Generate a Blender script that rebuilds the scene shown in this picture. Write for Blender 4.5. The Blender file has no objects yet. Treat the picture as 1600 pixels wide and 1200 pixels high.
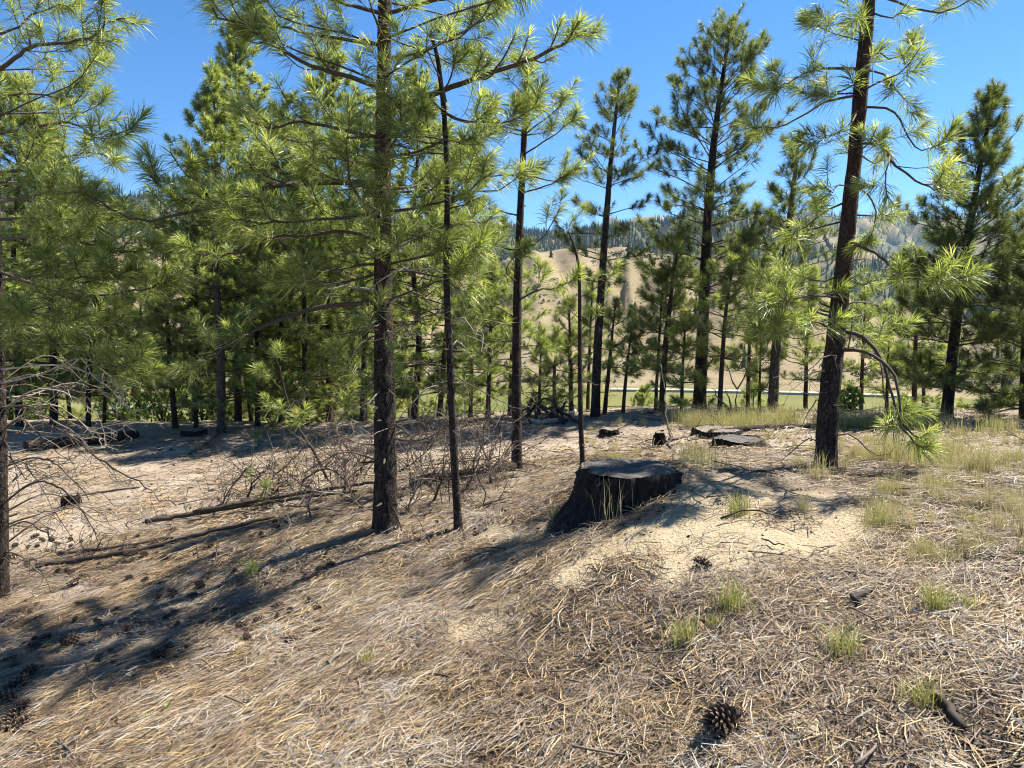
import bpy, math, random
import numpy as np

S = bpy.context.scene
COL = S.collection
R = math.radians

# ------------------------------------------------------------------ camera
F = 1100.0                      # focal length in pixels of the 1600 px wide photograph
PITCH = math.atan(100 / F)      # looking slightly down
CAM = np.array((0.0, 0.0, 1.6))
cam_d = bpy.data.cameras.new('camera')
cam_d.sensor_width = 36.0
cam_d.lens = 36.0 * F / 1600.0
cam_d.clip_start = 0.05
cam_d.clip_end = 20000
cam = bpy.data.objects.new('camera', cam_d)
cam.location = CAM
cam.rotation_euler = (math.pi / 2 - PITCH, 0, 0)
COL.objects.link(cam)
S.camera = cam

# ------------------------------------------------------------------ sky, sun, exposure
SUN_EL, SUN_AZ = R(54), R(60)   # azimuth to the right of the viewing direction
W = bpy.data.worlds.new('World')
S.world = W
W.use_nodes = True
wn = W.node_tree
bg = wn.nodes['Background']
sky = wn.nodes.new('ShaderNodeTexSky')
sky.sky_type = 'NISHITA'
sky.sun_disc = False
sky.sun_elevation = SUN_EL
sky.sun_rotation = SUN_AZ
sky.altitude = 1500
sky.air_density = 1.0
sky.dust_density = 0.0
sky.ozone_density = 6.0
hs = wn.nodes.new('ShaderNodeHueSaturation')
hs.inputs['Saturation'].default_value = 1.22
wn.links.new(sky.outputs[0], hs.inputs['Color'])
wn.links.new(hs.outputs[0], bg.inputs[0])
bg.inputs[1].default_value = 0.062
sl = bpy.data.lights.new('sun', 'SUN')
sl.energy = 4.8
sl.angle = R(0.5)
sl.color = (1.0, 0.94, 0.83)
so = bpy.data.objects.new('sun', sl)
so.rotation_euler = (math.pi / 2 - SUN_EL, 0, math.pi - SUN_AZ)
so.location = (10, 10, 20)
COL.objects.link(so)
S.view_settings.view_transform = 'Standard'
S.view_settings.look = 'None'
S.view_settings.exposure = 1.64
S.view_settings.gamma = 1.0
S.view_settings.use_curve_mapping = False
S.render.engine = 'CYCLES'
S.cycles.filter_width = 1.1
S.cycles.max_bounces = 6
S.cycles.diffuse_bounces = 3
S.cycles.glossy_bounces = 2
S.cycles.transmission_bounces = 3
S.cycles.volume_bounces = 0
S.cycles.transparent_max_bounces = 8
S.cycles.use_denoising = True
S.cycles.denoiser = 'OPENIMAGEDENOISE'
S.cycles.denoising_input_passes = 'RGB_ALBEDO_NORMAL'
S.cycles.denoising_prefilter = 'ACCURATE'

# ------------------------------------------------------------------ helpers
sp_, cp_ = math.sin(PITCH), math.cos(PITCH)
FWD = np.array((0, cp_, -sp_)); UPV = np.array((0, sp_, cp_)); RGT = np.array((1.0, 0, 0))
UP = np.array((0, 0, 1.0))

def px(u, v, d):
    """the point at depth d (metres along the viewing axis) behind photograph pixel (u, v)"""
    return CAM + d * (FWD + RGT * (u - 800) / F + UPV * (600 - v) / F)

def proj(P):
    q = P - CAM
    d = q @ FWD
    d = np.where(np.abs(d) < 1e-3, 1e-3, d)
    return 800 + F * (q @ RGT) / d, 600 - F * (q @ UPV) / d, d

def _hash(ix, iy, iz, seed):
    h = (ix * 374761393 + iy * 668265263 + iz * 2147483647 + seed * 974711) & 0xffffffff
    h = ((h ^ (h >> 13)) * 1274126177) & 0xffffffff
    h = ((h ^ (h >> 16)) * 2246822519) & 0xffffffff
    return ((h ^ (h >> 15)) & 0xffffff) / float(0xffffff)

def vnoise(P, seed=0):
    """value noise in -1..1, P is N x 2 or N x 3"""
    P = np.asarray(P, float)
    if P.shape[1] == 2:
        P = np.c_[P, np.zeros(len(P))]
    I = np.floor(P).astype(np.int64)
    f = P - I
    f = f * f * (3 - 2 * f)
    out = 0
    for dx in (0, 1):
        wx = f[:, 0] if dx else 1 - f[:, 0]
        for dy in (0, 1):
            wy = f[:, 1] if dy else 1 - f[:, 1]
            for dz in (0, 1):
                wz = f[:, 2] if dz else 1 - f[:, 2]
                out = out + wx * wy * wz * _hash(I[:, 0] + dx, I[:, 1] + dy, I[:, 2] + dz, seed)
    return out * 2 - 1

def fbm(P, seed=0, oct=4, gain=0.5):
    P = np.asarray(P, float)
    a, s, t = 1.0, 0, 0
    for o in range(oct):
        s = s + a * vnoise(P * 2 ** o + o * 17.3, seed + o)
        t += a
        a *= gain
    return s / t

def sstep(a, b, x):
    t = np.clip((x - a) / (b - a), 0, 1)
    return t * t * (3 - 2 * t)

def norm(v):
    v = np.asarray(v, float)
    return v / (np.linalg.norm(v, axis=-1, keepdims=True) + 1e-12)

def to_mesh(name, V, tris=None, quads=None, mat=None, smooth=True, attrs=None):
    me = bpy.data.meshes.new(name)
    V = np.asarray(V, np.float32)
    tris = np.zeros((0, 3), np.int32) if tris is None or len(tris) == 0 else np.asarray(tris, np.int32)
    quads = np.zeros((0, 4), np.int32) if quads is None or len(quads) == 0 else np.asarray(quads, np.int32)
    nt, nq = len(tris), len(quads)
    me.vertices.add(len(V)); me.vertices.foreach_set('co', V.ravel())
    me.loops.add(nt * 3 + nq * 4)
    me.loops.foreach_set('vertex_index', np.r_[tris.ravel(), quads.ravel()].astype(np.int32))
    me.polygons.add(nt + nq)
    st = np.r_[np.arange(nt) * 3, nt * 3 + np.arange(nq) * 4].astype(np.int32)
    me.polygons.foreach_set('loop_start', st)
    me.polygons.foreach_set('loop_total', np.r_[np.full(nt, 3), np.full(nq, 4)].astype(np.int32))
    me.polygons.foreach_set('use_smooth', np.full(nt + nq, smooth))
    for k, a in (attrs or {}).items():
        a = np.asarray(a, np.float32)
        at = me.attributes.new(k, 'FLOAT', 'POINT')
        at.data.foreach_set('value', a)
    me.update(calc_edges=True)
    me.validate()
    if mat:
        me.materials.append(mat)
    return me

def link(name, data, parent=None, label=None, cat=None, group=None, kind=None, loc=None):
    o = bpy.data.objects.new(name, data)
    COL.objects.link(o)
    if parent is not None:
        o.parent = parent
    if loc is not None:
        o.location = [float(c) for c in loc]
    for k, v in (('label', label), ('category', cat), ('group', group), ('kind', kind)):
        if v:
            o[k] = v
    return o

class Geo:
    """collects geometry for one mesh"""
    def __init__(s):
        s.V, s.T, s.Q, s.A, s.n = [], [], [], [], 0
    def add(s, V, tris=None, quads=None, attr=0.0):
        V = np.asarray(V, float)
        if tris is not None and len(tris): s.T.append(np.asarray(tris) + s.n)
        if quads is not None and len(quads): s.Q.append(np.asarray(quads) + s.n)
        s.V.append(V)
        s.A.append(np.full(len(V), attr) if np.isscalar(attr) else np.asarray(attr))
        s.n += len(V)
    def tube(s, P, rad, sides=6, disp=None, attr=0.0, cap=True):
        P = np.asarray(P, float); n = len(P)
        rad = np.broadcast_to(np.asarray(rad, float), (n,)) if np.ndim(rad) == 0 else np.asarray(rad, float)
        T = norm(np.gradient(P, axis=0))
        m = np.abs(T.mean(0)); ref = np.zeros(3); ref[int(np.argmin(m))] = 1
        A = norm(np.cross(T, ref)); B = np.cross(T, A)
        th = np.arange(sides) * 2 * math.pi / sides
        c, sn = np.cos(th), np.sin(th)
        rr = np.repeat(rad[:, None], sides, 1)
        if disp:
            amp, fz, seed = disp
            L = np.r_[0, np.cumsum(np.linalg.norm(np.diff(P, axis=0), axis=1))]
            kk = max(2.0, sides / 5.0) / (2 * math.pi) * 1.6
            q = np.stack([np.broadcast_to(np.cos(th) * kk, (n, sides)).ravel(), np.broadcast_to(np.sin(th) * kk, (n, sides)).ravel(), np.repeat(L * fz, sides)], 1)
            d = (1 - np.abs(vnoise(q, seed)) * 2) * .6 + vnoise(q * 2.3, seed + 3) * .4
            rr = rr + 1.35 * amp * (d - .15).reshape(n, sides) * np.clip(rr / (rr.max() + 1e-9) * 1.3, .3, 1)
        V = P[:, None, :] + rr[..., None] * (A[:, None, :] * c[None, :, None] + B[:, None, :] * sn[None, :, None])
        V = V.reshape(-1, 3)
        i = np.arange(n - 1)[:, None] * sides; j = np.arange(sides)[None, :]; k = (j + 1) % sides
        Q = np.stack([i + j, i + k, i + sides + k, i + sides + j], -1).reshape(-1, 4)
        Tr = None
        if cap:
            V = np.r_[V, P[:1], P[-1:]]
            a = n * sides
            jj = np.arange(sides); kk2 = (jj + 1) % sides
            Tr = np.r_[np.stack([np.full(sides, a), kk2, jj], 1), np.stack([np.full(sides, a + 1), (n - 1) * sides + jj, (n - 1) * sides + kk2], 1)]
        s.add(V, Tr, Q, attr)
    def mesh(s, name, mat, smooth=True, off=None, attr_name='tint'):
        V = np.concatenate(s.V)
        if off is not None: V = V - off
        return to_mesh(name, V, np.concatenate(s.T) if s.T else None, np.concatenate(s.Q) if s.Q else None, mat, smooth, {attr_name: np.concatenate(s.A)})

def spath(pts, n):
    """smooth curve through pts"""
    P = np.asarray(pts, float)
    if len(P) == 2:
        t = np.linspace(0, 1, n)[:, None]
        return P[0] * (1 - t) + P[1] * t
    Q = np.r_[[2 * P[0] - P[1]], P, [2 * P[-1] - P[-2]]]
    t = np.linspace(0, len(P) - 1 - 1e-6, n)
    i = t.astype(int); f = (t - i)[:, None]
    a, b, c, d = Q[i], Q[i + 1], Q[i + 2], Q[i + 3]
    return .5 * (2 * b + (c - a) * f + (2 * a - 5 * b + 4 * c - d) * f ** 2 + (3 * b - a - 3 * c + d) * f ** 3)

def plen(P):
    return float(np.linalg.norm(np.diff(np.asarray(P), axis=0), axis=1).sum())

# ------------------------------------------------------------------ materials
class NT:
    def __init__(s, name):
        s.m = bpy.data.materials.new(name); s.m.use_nodes = True
        s.t = s.m.node_tree; s.t.nodes.clear()
        s.out = s.n('ShaderNodeOutputMaterial')
    def n(s, typ, **kw):
        o = s.t.nodes.new(typ)
        for k, v in kw.items(): setattr(o, k, v)
        return o
    def l(s, a, b): s.t.links.new(a, b)
    def val(s, sock, v):
        if hasattr(v, 'links'): s.l(v, sock)
        else: sock.default_value = v
    def noise(s, scale, detail=4, rough=.6, vec=None, dist=0):
        o = s.n('ShaderNodeTexNoise'); o.inputs['Scale'].default_value = scale
        o.inputs['Detail'].default_value = detail; o.inputs['Roughness'].default_value = rough
        o.inputs['Distortion'].default_value = dist
        if vec is not None: s.l(vec, o.inputs['Vector'])
        return o.outputs['Fac']
    def ramp(s, fac, stops):
        o = s.n('ShaderNodeValToRGB'); s.l(fac, o.inputs[0])
        e = o.color_ramp.elements
        while len(e) > 1: e.remove(e[-1])
        e[0].position = stops[0][0]; e[0].color = (*stops[0][1], 1)
        for p, c in stops[1:]:
            x = e.new(p); x.color = (*c, 1)
        return o.outputs[0]
    def mix(s, fac, a, b, blend='MIX'):
        o = s.n('ShaderNodeMix', data_type='RGBA', blend_type=blend)
        s.val(o.inputs[0], fac)
        for sock, v in ((o.inputs[6], a), (o.inputs[7], b)):
            if isinstance(v, tuple): sock.default_value = (*v, 1)
            else: s.l(v, sock)
        return o.outputs[2]
    def math(s, op, a, b=0.0, clamp=False):
        o = s.n('ShaderNodeMath', operation=op, use_clamp=clamp)
        s.val(o.inputs[0], a); s.val(o.inputs[1], b)
        return o.outputs[0]
    def attr(s, name):
        o = s.n('ShaderNodeAttribute'); o.attribute_name = name
        return o.outputs['Fac']
    def rnd(s):
        return s.n('ShaderNodeObjectInfo').outputs['Random']
    def coord(s, scale=None):
        o = s.n('ShaderNodeTexCoord').outputs['Object']
        if scale:
            m = s.n('ShaderNodeMapping'); m.inputs['Scale'].default_value = scale; s.l(o, m.inputs[0]); o = m.outputs[0]
        return o
    def pos(s):
        return s.n('ShaderNodeNewGeometry').outputs['Position']
    def bump(s, h, strength=.5, dist=.02):
        o = s.n('ShaderNodeBump'); o.inputs['Strength'].default_value = strength; o.inputs['Distance'].default_value = dist
        s.l(h, o.inputs['Height']); return o.outputs[0]
    def bsdf(s, col, rough=.8, spec=.3, normal=None):
        o = s.n('ShaderNodeBsdfPrincipled')
        if isinstance(col, tuple): o.inputs['Base Color'].default_value = (*col, 1)
        else: s.l(col, o.inputs['Base Color'])
        s.val(o.inputs['Roughness'], rough); o.inputs['Specular IOR Level'].default_value = spec
        if normal is not None: s.l(normal, o.inputs['Normal'])
        return o.outputs[0]
    def done(s, sh):
        s.l(sh, s.out.inputs['Surface']); return s.m

def mat_ground():
    t = NT('burnt_needle_ground'); p = t.pos()
    n1 = t.noise(.9, 5, .65, p); n2 = t.noise(6, 5, .7, p); n3 = t.noise(45, 3, .7, p); n4 = t.noise(160, 2, .6, p)
    litter = t.ramp(n2, [(.28, (.05, .036, .028)), (.45, (.13, .095, .065)), (.58, (.24, .175, .115)), (.75, (.36, .275, .18))])
    litter = t.mix(t.ramp(n1, [(.42, (0, 0, 0)), (.62, (1, 1, 1))]), litter, t.ramp(n3, [(.3, (.08, .062, .052)), (.65, (.27, .22, .18))]))
    sand = t.ramp(n3, [(.25, (.28, .22, .14)), (.6, (.415, .34, .225))])
    a = t.attr('sand')
    sand = t.mix(t.ramp(n2, [(.42, (0, 0, 0)), (.6, (.55, .55, .55))]), sand, (.33, .26, .17))
    col = t.mix(a, litter, sand)
    dust = t.ramp(n3, [(.3, (.22, .175, .135)), (.5, (.36, .295, .225)), (.7, (.44, .365, .28))])
    col = t.mix(t.math('MULTIPLY', t.attr('dust'), t.ramp(n2, [(.3, (.35, .35, .35)), (.55, (1, 1, 1))])), col, dust)
    speck = t.ramp(t.noise(70, 2, .5, p), [(.61, (0, 0, 0)), (.66, (1, 1, 1))])
    col = t.mix(t.math('MULTIPLY', speck, .8), col, (.07, .05, .04))
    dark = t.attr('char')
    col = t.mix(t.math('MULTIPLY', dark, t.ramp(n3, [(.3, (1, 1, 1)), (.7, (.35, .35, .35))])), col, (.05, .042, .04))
    h = t.math('ADD', t.math('MULTIPLY', n3, 1.0), t.math('MULTIPLY', n4, .4))
    return t.done(t.bsdf(col, .95, .15, t.bump(h, .9, .02)))

def mat_valley():
    t = NT('valley_meadow'); p = t.pos()
    n1 = t.noise(.02, 5, .6, p); n2 = t.noise(.4, 4, .7, p)
    g = t.ramp(n1, [(.35, (.10, .11, .028)), (.55, (.15, .145, .045)), (.7, (.24, .2, .1))])
    g = t.mix(t.math('MULTIPLY', n2, .5), g, (.10, .10, .035))
    dry = t.ramp(n2, [(.3, (.16, .12, .07)), (.7, (.30, .235, .13))])
    col = t.mix(t.attr('dry'), g, dry)
    return t.done(t.bsdf(col, .95, .1, t.bump(n2, .6, .3)))

def mat_hills():
    t = NT('dry_grass_hills'); p = t.pos()
    n1 = t.noise(.004, 6, .6, p); n2 = t.noise(.03, 6, .65, p); n3 = t.noise(.15, 4, .7, p)
    c = t.ramp(n1, [(.3, (.13, .108, .06)), (.5, (.22, .172, .105)), (.7, (.265, .21, .135))])
    c = t.mix(t.ramp(n2, [(.5, (0, 0, 0)), (.66, (.8, .8, .8))]), c, (.12, .115, .055))
    c = t.mix(t.ramp(n3, [(.6, (0, 0, 0)), (.7, (.7, .7, .7))]), c, (.12, .12, .065))
    c = t.mix(t.attr('wood'), c, (.075, .085, .04))
    return t.done(t.bsdf(c, .95, .05, t.bump(n2, .8, 6)))

def mat_bark(name, base, light, red=None, redfac=0.0):
    t = NT(name); q = t.coord((1, 1, .35)); n = t.noise(38, 5, .7, q, .6); n2 = t.noise(9, 4, .6, q)
    c = t.ramp(n, [(.3, base), (.55, tuple((a + b) / 2 for a, b in zip(base, light))), (.75, light)])
    vo = t.n('ShaderNodeTexVoronoi', feature='DISTANCE_TO_EDGE'); vo.inputs['Scale'].default_value = 34
    vc = t.n('ShaderNodeTexVoronoi'); vc.inputs['Scale'].default_value = 34
    wn_ = t.n('ShaderNodeTexNoise'); wn_.inputs['Scale'].default_value = 14; wn_.inputs['Detail'].default_value = 3; t.l(t.coord(), wn_.inputs['Vector'])
    vm = t.n('ShaderNodeVectorMath', operation='MULTIPLY_ADD'); t.l(wn_.outputs['Color'], vm.inputs[0]); vm.inputs[1].default_value = (.09, .09, .09); t.l(t.coord((1, 1, .28)), vm.inputs[2])
    t.l(vm.outputs[0], vo.inputs['Vector']); t.l(vm.outputs[0], vc.inputs['Vector'])
    sep = t.n('ShaderNodeSeparateColor'); t.l(vc.outputs['Color'], sep.inputs[0])
    c = t.mix(t.math('MULTIPLY', sep.outputs[0], .55), c, tuple(x * 1.5 for x in light))
    edge = t.ramp(vo.outputs['Distance'], [(.0, (.8, .8, .8)), (.14, (0, 0, 0))])
    c = t.mix(edge, c, tuple(x * .6 for x in base))
    if red:
        f = t.math('MULTIPLY', t.ramp(n2, [(.38, (0, 0, 0)), (.6, (1, 1, 1))]), t.attr('tint'))
        c = t.mix(f, c, t.mix(n, tuple(x * .35 for x in red), red))
    hh = t.math('SUBTRACT', n, t.math('MULTIPLY', edge, .6))
    return t.done(t.bsdf(c, .85, .2, t.bump(hh, 1.0, .014)))

def mat_needle(name, stops, trans=.4, rough=.38, spec=.5):
    t = NT(name)
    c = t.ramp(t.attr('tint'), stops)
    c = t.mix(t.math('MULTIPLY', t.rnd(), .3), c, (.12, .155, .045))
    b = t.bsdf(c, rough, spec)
    tr = t.n('ShaderNodeBsdfTranslucent')
    t.l(t.mix(1.0, c, (1.6, 1.6, .7), 'MULTIPLY'), tr.inputs[0])
    mx = t.n('ShaderNodeMixShader'); mx.inputs[0].default_value = trans
    t.l(b, mx.inputs[1]); t.l(tr.outputs[0], mx.inputs[2])
    return t.done(mx.outputs[0])

def mat_tint(name, stops, rough=.8, spec=.2, trans=0.0, jitter=None):
    t = NT(name)
    c = t.ramp(t.attr('tint'), stops)
    if jitter: c = t.mix(t.math('MULTIPLY', t.rnd(), .6), c, jitter)
    b = t.bsdf(c, rough, spec)
    if trans:
        tr = t.n('ShaderNodeBsdfTranslucent'); t.l(c, tr.inputs[0])
        mx = t.n('ShaderNodeMixShader'); mx.inputs[0].default_value = trans
        t.l(b, mx.inputs[1]); t.l(tr.outputs[0], mx.inputs[2]); b = mx.outputs[0]
    return t.done(b)

M = {}
M['ground'] = mat_ground()
M['valley'] = mat_valley()
M['hills'] = mat_hills()
M['char'] = mat_bark('charred_pine_bark', (.008, .007, .0065), (.065, .048, .038), (.17, .07, .04))
M['brown'] = mat_bark('brown_pine_bark', (.02, .014, .011), (.10, .068, .048), (.2, .1, .06))
M['grey'] = mat_bark('grey_pine_bark', (.03, .025, .021), (.15, .12, .095), (.2, .13, .09))
M['twig'] = mat_tint('bare_twig', [(0, (.035, .026, .02)), (.5, (.13, .10, .075)), (1, (.42, .37, .31))], .8, .3)
M['needle'] = mat_needle('pine_needle', [(0, (.05, .075, .025)), (.3, (.14, .175, .06)), (.6, (.26, .31, .115)), (.88, (.42, .47, .19)), (1, (.48, .45, .27))], .5, .42, .6)  # pale stops: new growth, plus waxy needle highlights put into the colour
M['needle_backlit'] = mat_needle('pine_needle_backlit', [(0, (.035, .055, .022)), (.4, (.085, .115, .04)), (.75, (.19, .225, .075)), (1, (.32, .34, .13))], .42, .45, .55)  # darker copy of the needles, backlit darkness of the big crest pines painted in
M['litter'] = mat_tint('dead_pine_needle', [(0, (.04, .024, .016)), (.28, (.115, .068, .036)), (.52, (.30, .19, .08)), (.74, (.50, .365, .165)), (.84, (.30, .26, .225)), (1, (.39, .355, .31))], .6, .35, 0, (.19, .16, .135))
M['conifer'] = mat_tint('far_conifer', [(0, (.022, .036, .018)), (1, (.055, .075, .03))], .9, .1, 0, (.03, .045, .024))
M['dry_grass'] = mat_tint('dry_grass_blade', [(0, (.22, .25, .05)), (.4, (.40, .39, .12)), (.75, (.46, .39, .19)), (1, (.54, .45, .26))], .6, .25, .3)
M['green_leaf'] = mat_tint('green_leaf', [(0, (.06, .11, .02)), (1, (.16, .26, .04))], .5, .35, .3)
M['cone'] = mat_tint('cone_scale', [(0, (.025, .018, .014)), (.6, (.09, .06, .042)), (.85, (.2, .15, .11)), (1, (.75, .7, .62))], .75, .25)
M['debris'] = mat_tint('char_flake', [(0, (.015, .012, .01)), (.6, (.07, .05, .04)), (1, (.22, .17, .13))], .9, .15)
_t = NT('charred_stump_bark'); _q = _t.coord((1, 1, .4)); _n = _t.noise(26, 6, .75, _q, .5)
M['stump_bark'] = _t.done(_t.bsdf(_t.ramp(_n, [(.35, (.006, .0055, .005)), (.6, (.03, .024, .02)), (.78, (.12, .085, .06))]), .8, .3, _t.bump(_n, 1.0, .03)))
def mat_cut(name, a, b):
    t = NT(name); q = t.coord()
    w = t.n('ShaderNodeTexWave', wave_type='RINGS', rings_direction='Z'); w.inputs['Scale'].default_value = 14; w.inputs['Distortion'].default_value = 7; w.inputs['Detail'].default_value = 3
    t.l(q, w.inputs['Vector'])
    n = t.noise(22, 5, .7, q); n2 = t.noise(120, 3, .7, q)
    c = t.mix(t.math('MULTIPLY', w.outputs['Fac'], .3), t.mix(n, a, b), tuple(x * .4 for x in a))
    c = t.mix(t.ramp(n2, [(.55, (0, 0, 0)), (.7, (.8, .8, .8))]), c, (.05, .045, .04))
    c = t.mix(t.ramp(t.noise(5, 5, .7, q, 1.2), [(.45, (0, 0, 0)), (.6, (.85, .85, .85))]), c, (.02, .017, .015))
    return t.done(t.bsdf(c, .75, .35, t.bump(t.math('ADD', n2, w.outputs['Fac']), .5, .006)))
M['cut'] = mat_cut('weathered_cut_wood', (.035, .031, .028), (.14, .125, .11))
M['cut_brown'] = mat_cut('old_cut_wood', (.14, .11, .08), (.3, .25, .2))
_t = NT('gravel_road'); _n = _t.noise(.5, 4, .6, _t.pos())
M['road'] = _t.done(_t.bsdf(_t.ramp(_n, [(.3, (.30, .275, .235)), (.7, (.38, .35, .30))]), .9, .1))

# ------------------------------------------------------------------ terrain
CTRL = [(0, 1200, 3.1), (400, 1200, 2.75), (800, 1200, 2.5), (1200, 1200, 2.2), (1600, 1200, 2.0),
        (0, 1000, 4.75), (400, 1000, 3.98), (800, 1000, 3.42), (1200, 1000, 2.87), (1600, 1000, 2.6),
        (0, 850, 7.26), (300, 850, 6.47), (602, 828, 5.4), (717, 828, 5.25), (860, 830, 4.7), (950, 812, 4.5), (1000, 850, 3.95),
        (1250, 850, 3.7), (1600, 850, 3.47), (900, 930, 3.6),
        (0, 740, 11.05), (300, 740, 10.7), (550, 740, 8.75), (808, 735, 7.6), (1065, 754, 4.85), (1150, 768, 4.7), (1288, 738, 5.76), (1600, 740, 5.3),
        (0, 670, 15.9), (345, 675, 15.5), (600, 668, 13.3), (930, 650, 12.1), (1100, 650, 11.4), (1300, 652, 11), (1500, 662, 9.7), (1600, 680, 8)]
CP = np.array([px(*c) for c in CTRL] + [(.75, 5.6, .36), (0, -3, .05), (-5, -2, -.7), (5, -2, .55), (0, 0, .02), (-2.2, .8, -.28), (2.2, .8, .4)])

def tps_fit(P, z, lam=.02):
    d = np.linalg.norm(P[:, None] - P[None], axis=-1)
    K = d * d * np.log(d + 1e-9) + lam * np.eye(len(P))
    A = np.zeros((len(P) + 3,) * 2)
    A[:len(P), :len(P)] = K
    A[:len(P), len(P):] = np.c_[np.ones(len(P)), P]
    A[len(P):, :len(P)] = A[:len(P), len(P):].T
    return np.linalg.solve(A, np.r_[z, 0, 0, 0])
TW = tps_fit(CP[:, :2], CP[:, 2])

def tps(x, y):
    Q = np.stack([x, y], 1); out = np.zeros(len(Q))
    for i in range(0, len(Q), 20000):
        q = Q[i:i + 20000]
        d = np.linalg.norm(q[:, None] - CP[None, :, :2], axis=-1)
        out[i:i + 20000] = (d * d * np.log(d + 1e-9)) @ TW[:-3] + TW[-3] + q @ TW[-2:]
    return out

def crest_y(x):
    return np.interp(x, [-30, -14, -7, -3, 1, 4, 7, 9, 14], [17, 16.6, 16.6, 14.2, 12.6, 12.0, 10.6, 9.6, 9.0])

U_H = [-800, 0, 200, 400, 600, 750, 820, 880, 960, 1040, 1150, 1250, 1330, 1400, 1450, 1600, 2400]
V_1 = [400, 400, 392, 410, 420, 428, 400, 390, 394, 402, 408, 432, 505, 550, 575, 590, 590]
V_2 = [338, 338, 344, 347, 344, 350, 366, 372, 361, 356, 366, 384, 402, 425, 440, 430, 420]
V_3 = [356, 356, 356, 356, 356, 356, 374, 378, 354, 350, 354, 358, 360, 357, 368, 368, 368]
def far_z(x, y):
    r = np.hypot(x, y)
    az = np.arctan2(x, np.maximum(y, 1e-3))
    u = 800 + F * np.tan(np.clip(az, -1.1, 1.1))
    wob = vnoise(np.stack([u / 38, r * 0], 1), 5) * 3.5 + vnoise(np.stack([u / 11, r * 0], 1), 6) * 1.2
    z1 = 1.6 + 900 * (500 - np.interp(u, U_H, V_1)) / F
    z2 = 1.6 + 1900 * (500 - (np.interp(u, U_H, V_2) + wob)) / F
    z3 = 1.6 + 4200 * (500 - (np.interp(u, U_H, V_3) + wob * .5)) / F
    z = np.full(len(r), -30.0)
    def seg(z, r0, r1, za, zb, p=1.0):
        k = (r >= r0)
        t = np.clip((r - r0) / (r1 - r0), 0, 1)
        s = (t * t * (3 - 2 * t)) * .6 + t * .4
        return np.where(k, za + (zb - za) * s, z)
    z = seg(z, 335, 900, -30, z1)
    zs = z1 * .75 - 6
    z = seg(z, 900, 1150, z1, zs)
    z = seg(z, 1150, 1900, zs, z2)
    z = seg(z, 1900, 2700, z2, z2 * .55)
    z = seg(z, 2700, 4200, z2 * .55, z3)
    z = seg(z, 4200, 7000, z3, z3 * .2)
    k = sstep(340, 600, r)
    g = 1 - np.abs(vnoise(np.stack([az * 16 + r / 900, r / 500], 1), 11)) * 2
    g2 = 1 - np.abs(vnoise(np.stack([az * 37 + r / 420, r / 260], 1), 12)) * 2
    face = np.clip(np.sin(np.clip((r - 335) / 565, 0, 1) * math.pi), 0, 1) * 16 + np.where(r > 1150, np.clip(np.sin(np.clip((r - 1150) / 750, 0, 1) * math.pi), 0, 1) * 45, 0) + np.where(r > 2700, np.clip(np.sin(np.clip((r - 2700) / 1500, 0, 1) * math.pi), 0, 1) * 90, 0)
    z = z + k * face * (g * .8 + g2 * .55)
    z = z + sstep(330, 420, r) * 3 * fbm(np.stack([x, y], 1) / 60, 21, 3)
    return z

def height(x, y, fine=True):
    x = np.atleast_1d(np.asarray(x, float)); y = np.atleast_1d(np.asarray(y, float))
    yc = crest_y(x)
    xn = np.clip(x, -16, 14); yn = np.clip(y, -4, None)
    yn = np.minimum(yn, yc)
    z = tps(xn, yn)
    z = np.clip(z, -1.4, 1.2)
    if fine:
        P = np.stack([x, y], 1)
        r = np.hypot(x, y)
        z = z + .04 * fbm(P / 1.1, 31, 3) + .042 * fbm(P / .24, 32, 3) * (1 - .6 * sand_mask(x, y, z)) + .007 * vnoise(P / .07, 33) + .014 * np.minimum(0, vnoise(P / .13, 34) + .2)
    d = np.maximum(y - yc, 0)
    zz = z - .44 * d * d / (d + 5)
    zz = np.maximum(zz, -30 + .6 * (zz + 30) * (zz < -30) * 0)
    r = np.hypot(x, y)
    far = far_z(x, y)
    k = sstep(-24, -30, zz) * (y > 0)
    out = np.where(y > 0, np.where(r < 330, np.maximum(zz, -30), far), zz)
    return out

SANDPOLY = np.array([(1040, 752), (1130, 752), (1250, 765), (1400, 788), (1405, 832), (1330, 868), (1230, 880), (1190, 905), (1120, 925), (1030, 935), (940, 940), (860, 948), (750, 990), (690, 985), (760, 945), (840, 900), (870, 870), (900, 838), (960, 815), (1030, 785)], float)
def poly_sd(u, v, poly):
    """signed distance in pixels, positive inside"""
    P = np.stack([u, v], 1); d = np.full(len(u), 1e9); ins = np.zeros(len(u), bool)
    for a, b in zip(poly, np.roll(poly, -1, 0)):
        e = b - a; w = P - a
        t = np.clip((w @ e) / (e @ e), 0, 1)
        d = np.minimum(d, np.linalg.norm(w - t[:, None] * e, axis=1))
        c = ((a[1] <= P[:, 1]) != (b[1] <= P[:, 1])) & (P[:, 0] < (b[0] - a[0]) * (P[:, 1] - a[1]) / (b[1] - a[1] + 1e-9) + a[0])
        ins ^= c
    return np.where(ins, d, -d)
_ground_poly = None
def sand_mask(x, y, z):
    """bare sand heaped round the stump, and small bare patches elsewhere"""
    P = np.stack([x, y, z], 1)
    u, v, d = proj(P)
    ok = (d > 1.2) & (np.hypot(x, y) < 8)
    s = np.full(len(u), -200.0)
    if ok.any():
        s[ok] = poly_sd(u[ok], v[ok], SANDPOLY)
    n = fbm(P[:, :2] / .35, 41, 4)
    m = sstep(-14, 16, s + n * 26)
    m2 = sstep(.30, .5, fbm(P[:, :2] / .55 + 7, 43, 4)) * .75
    return np.maximum(m, m2 * (np.hypot(x, y) < 18))

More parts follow.
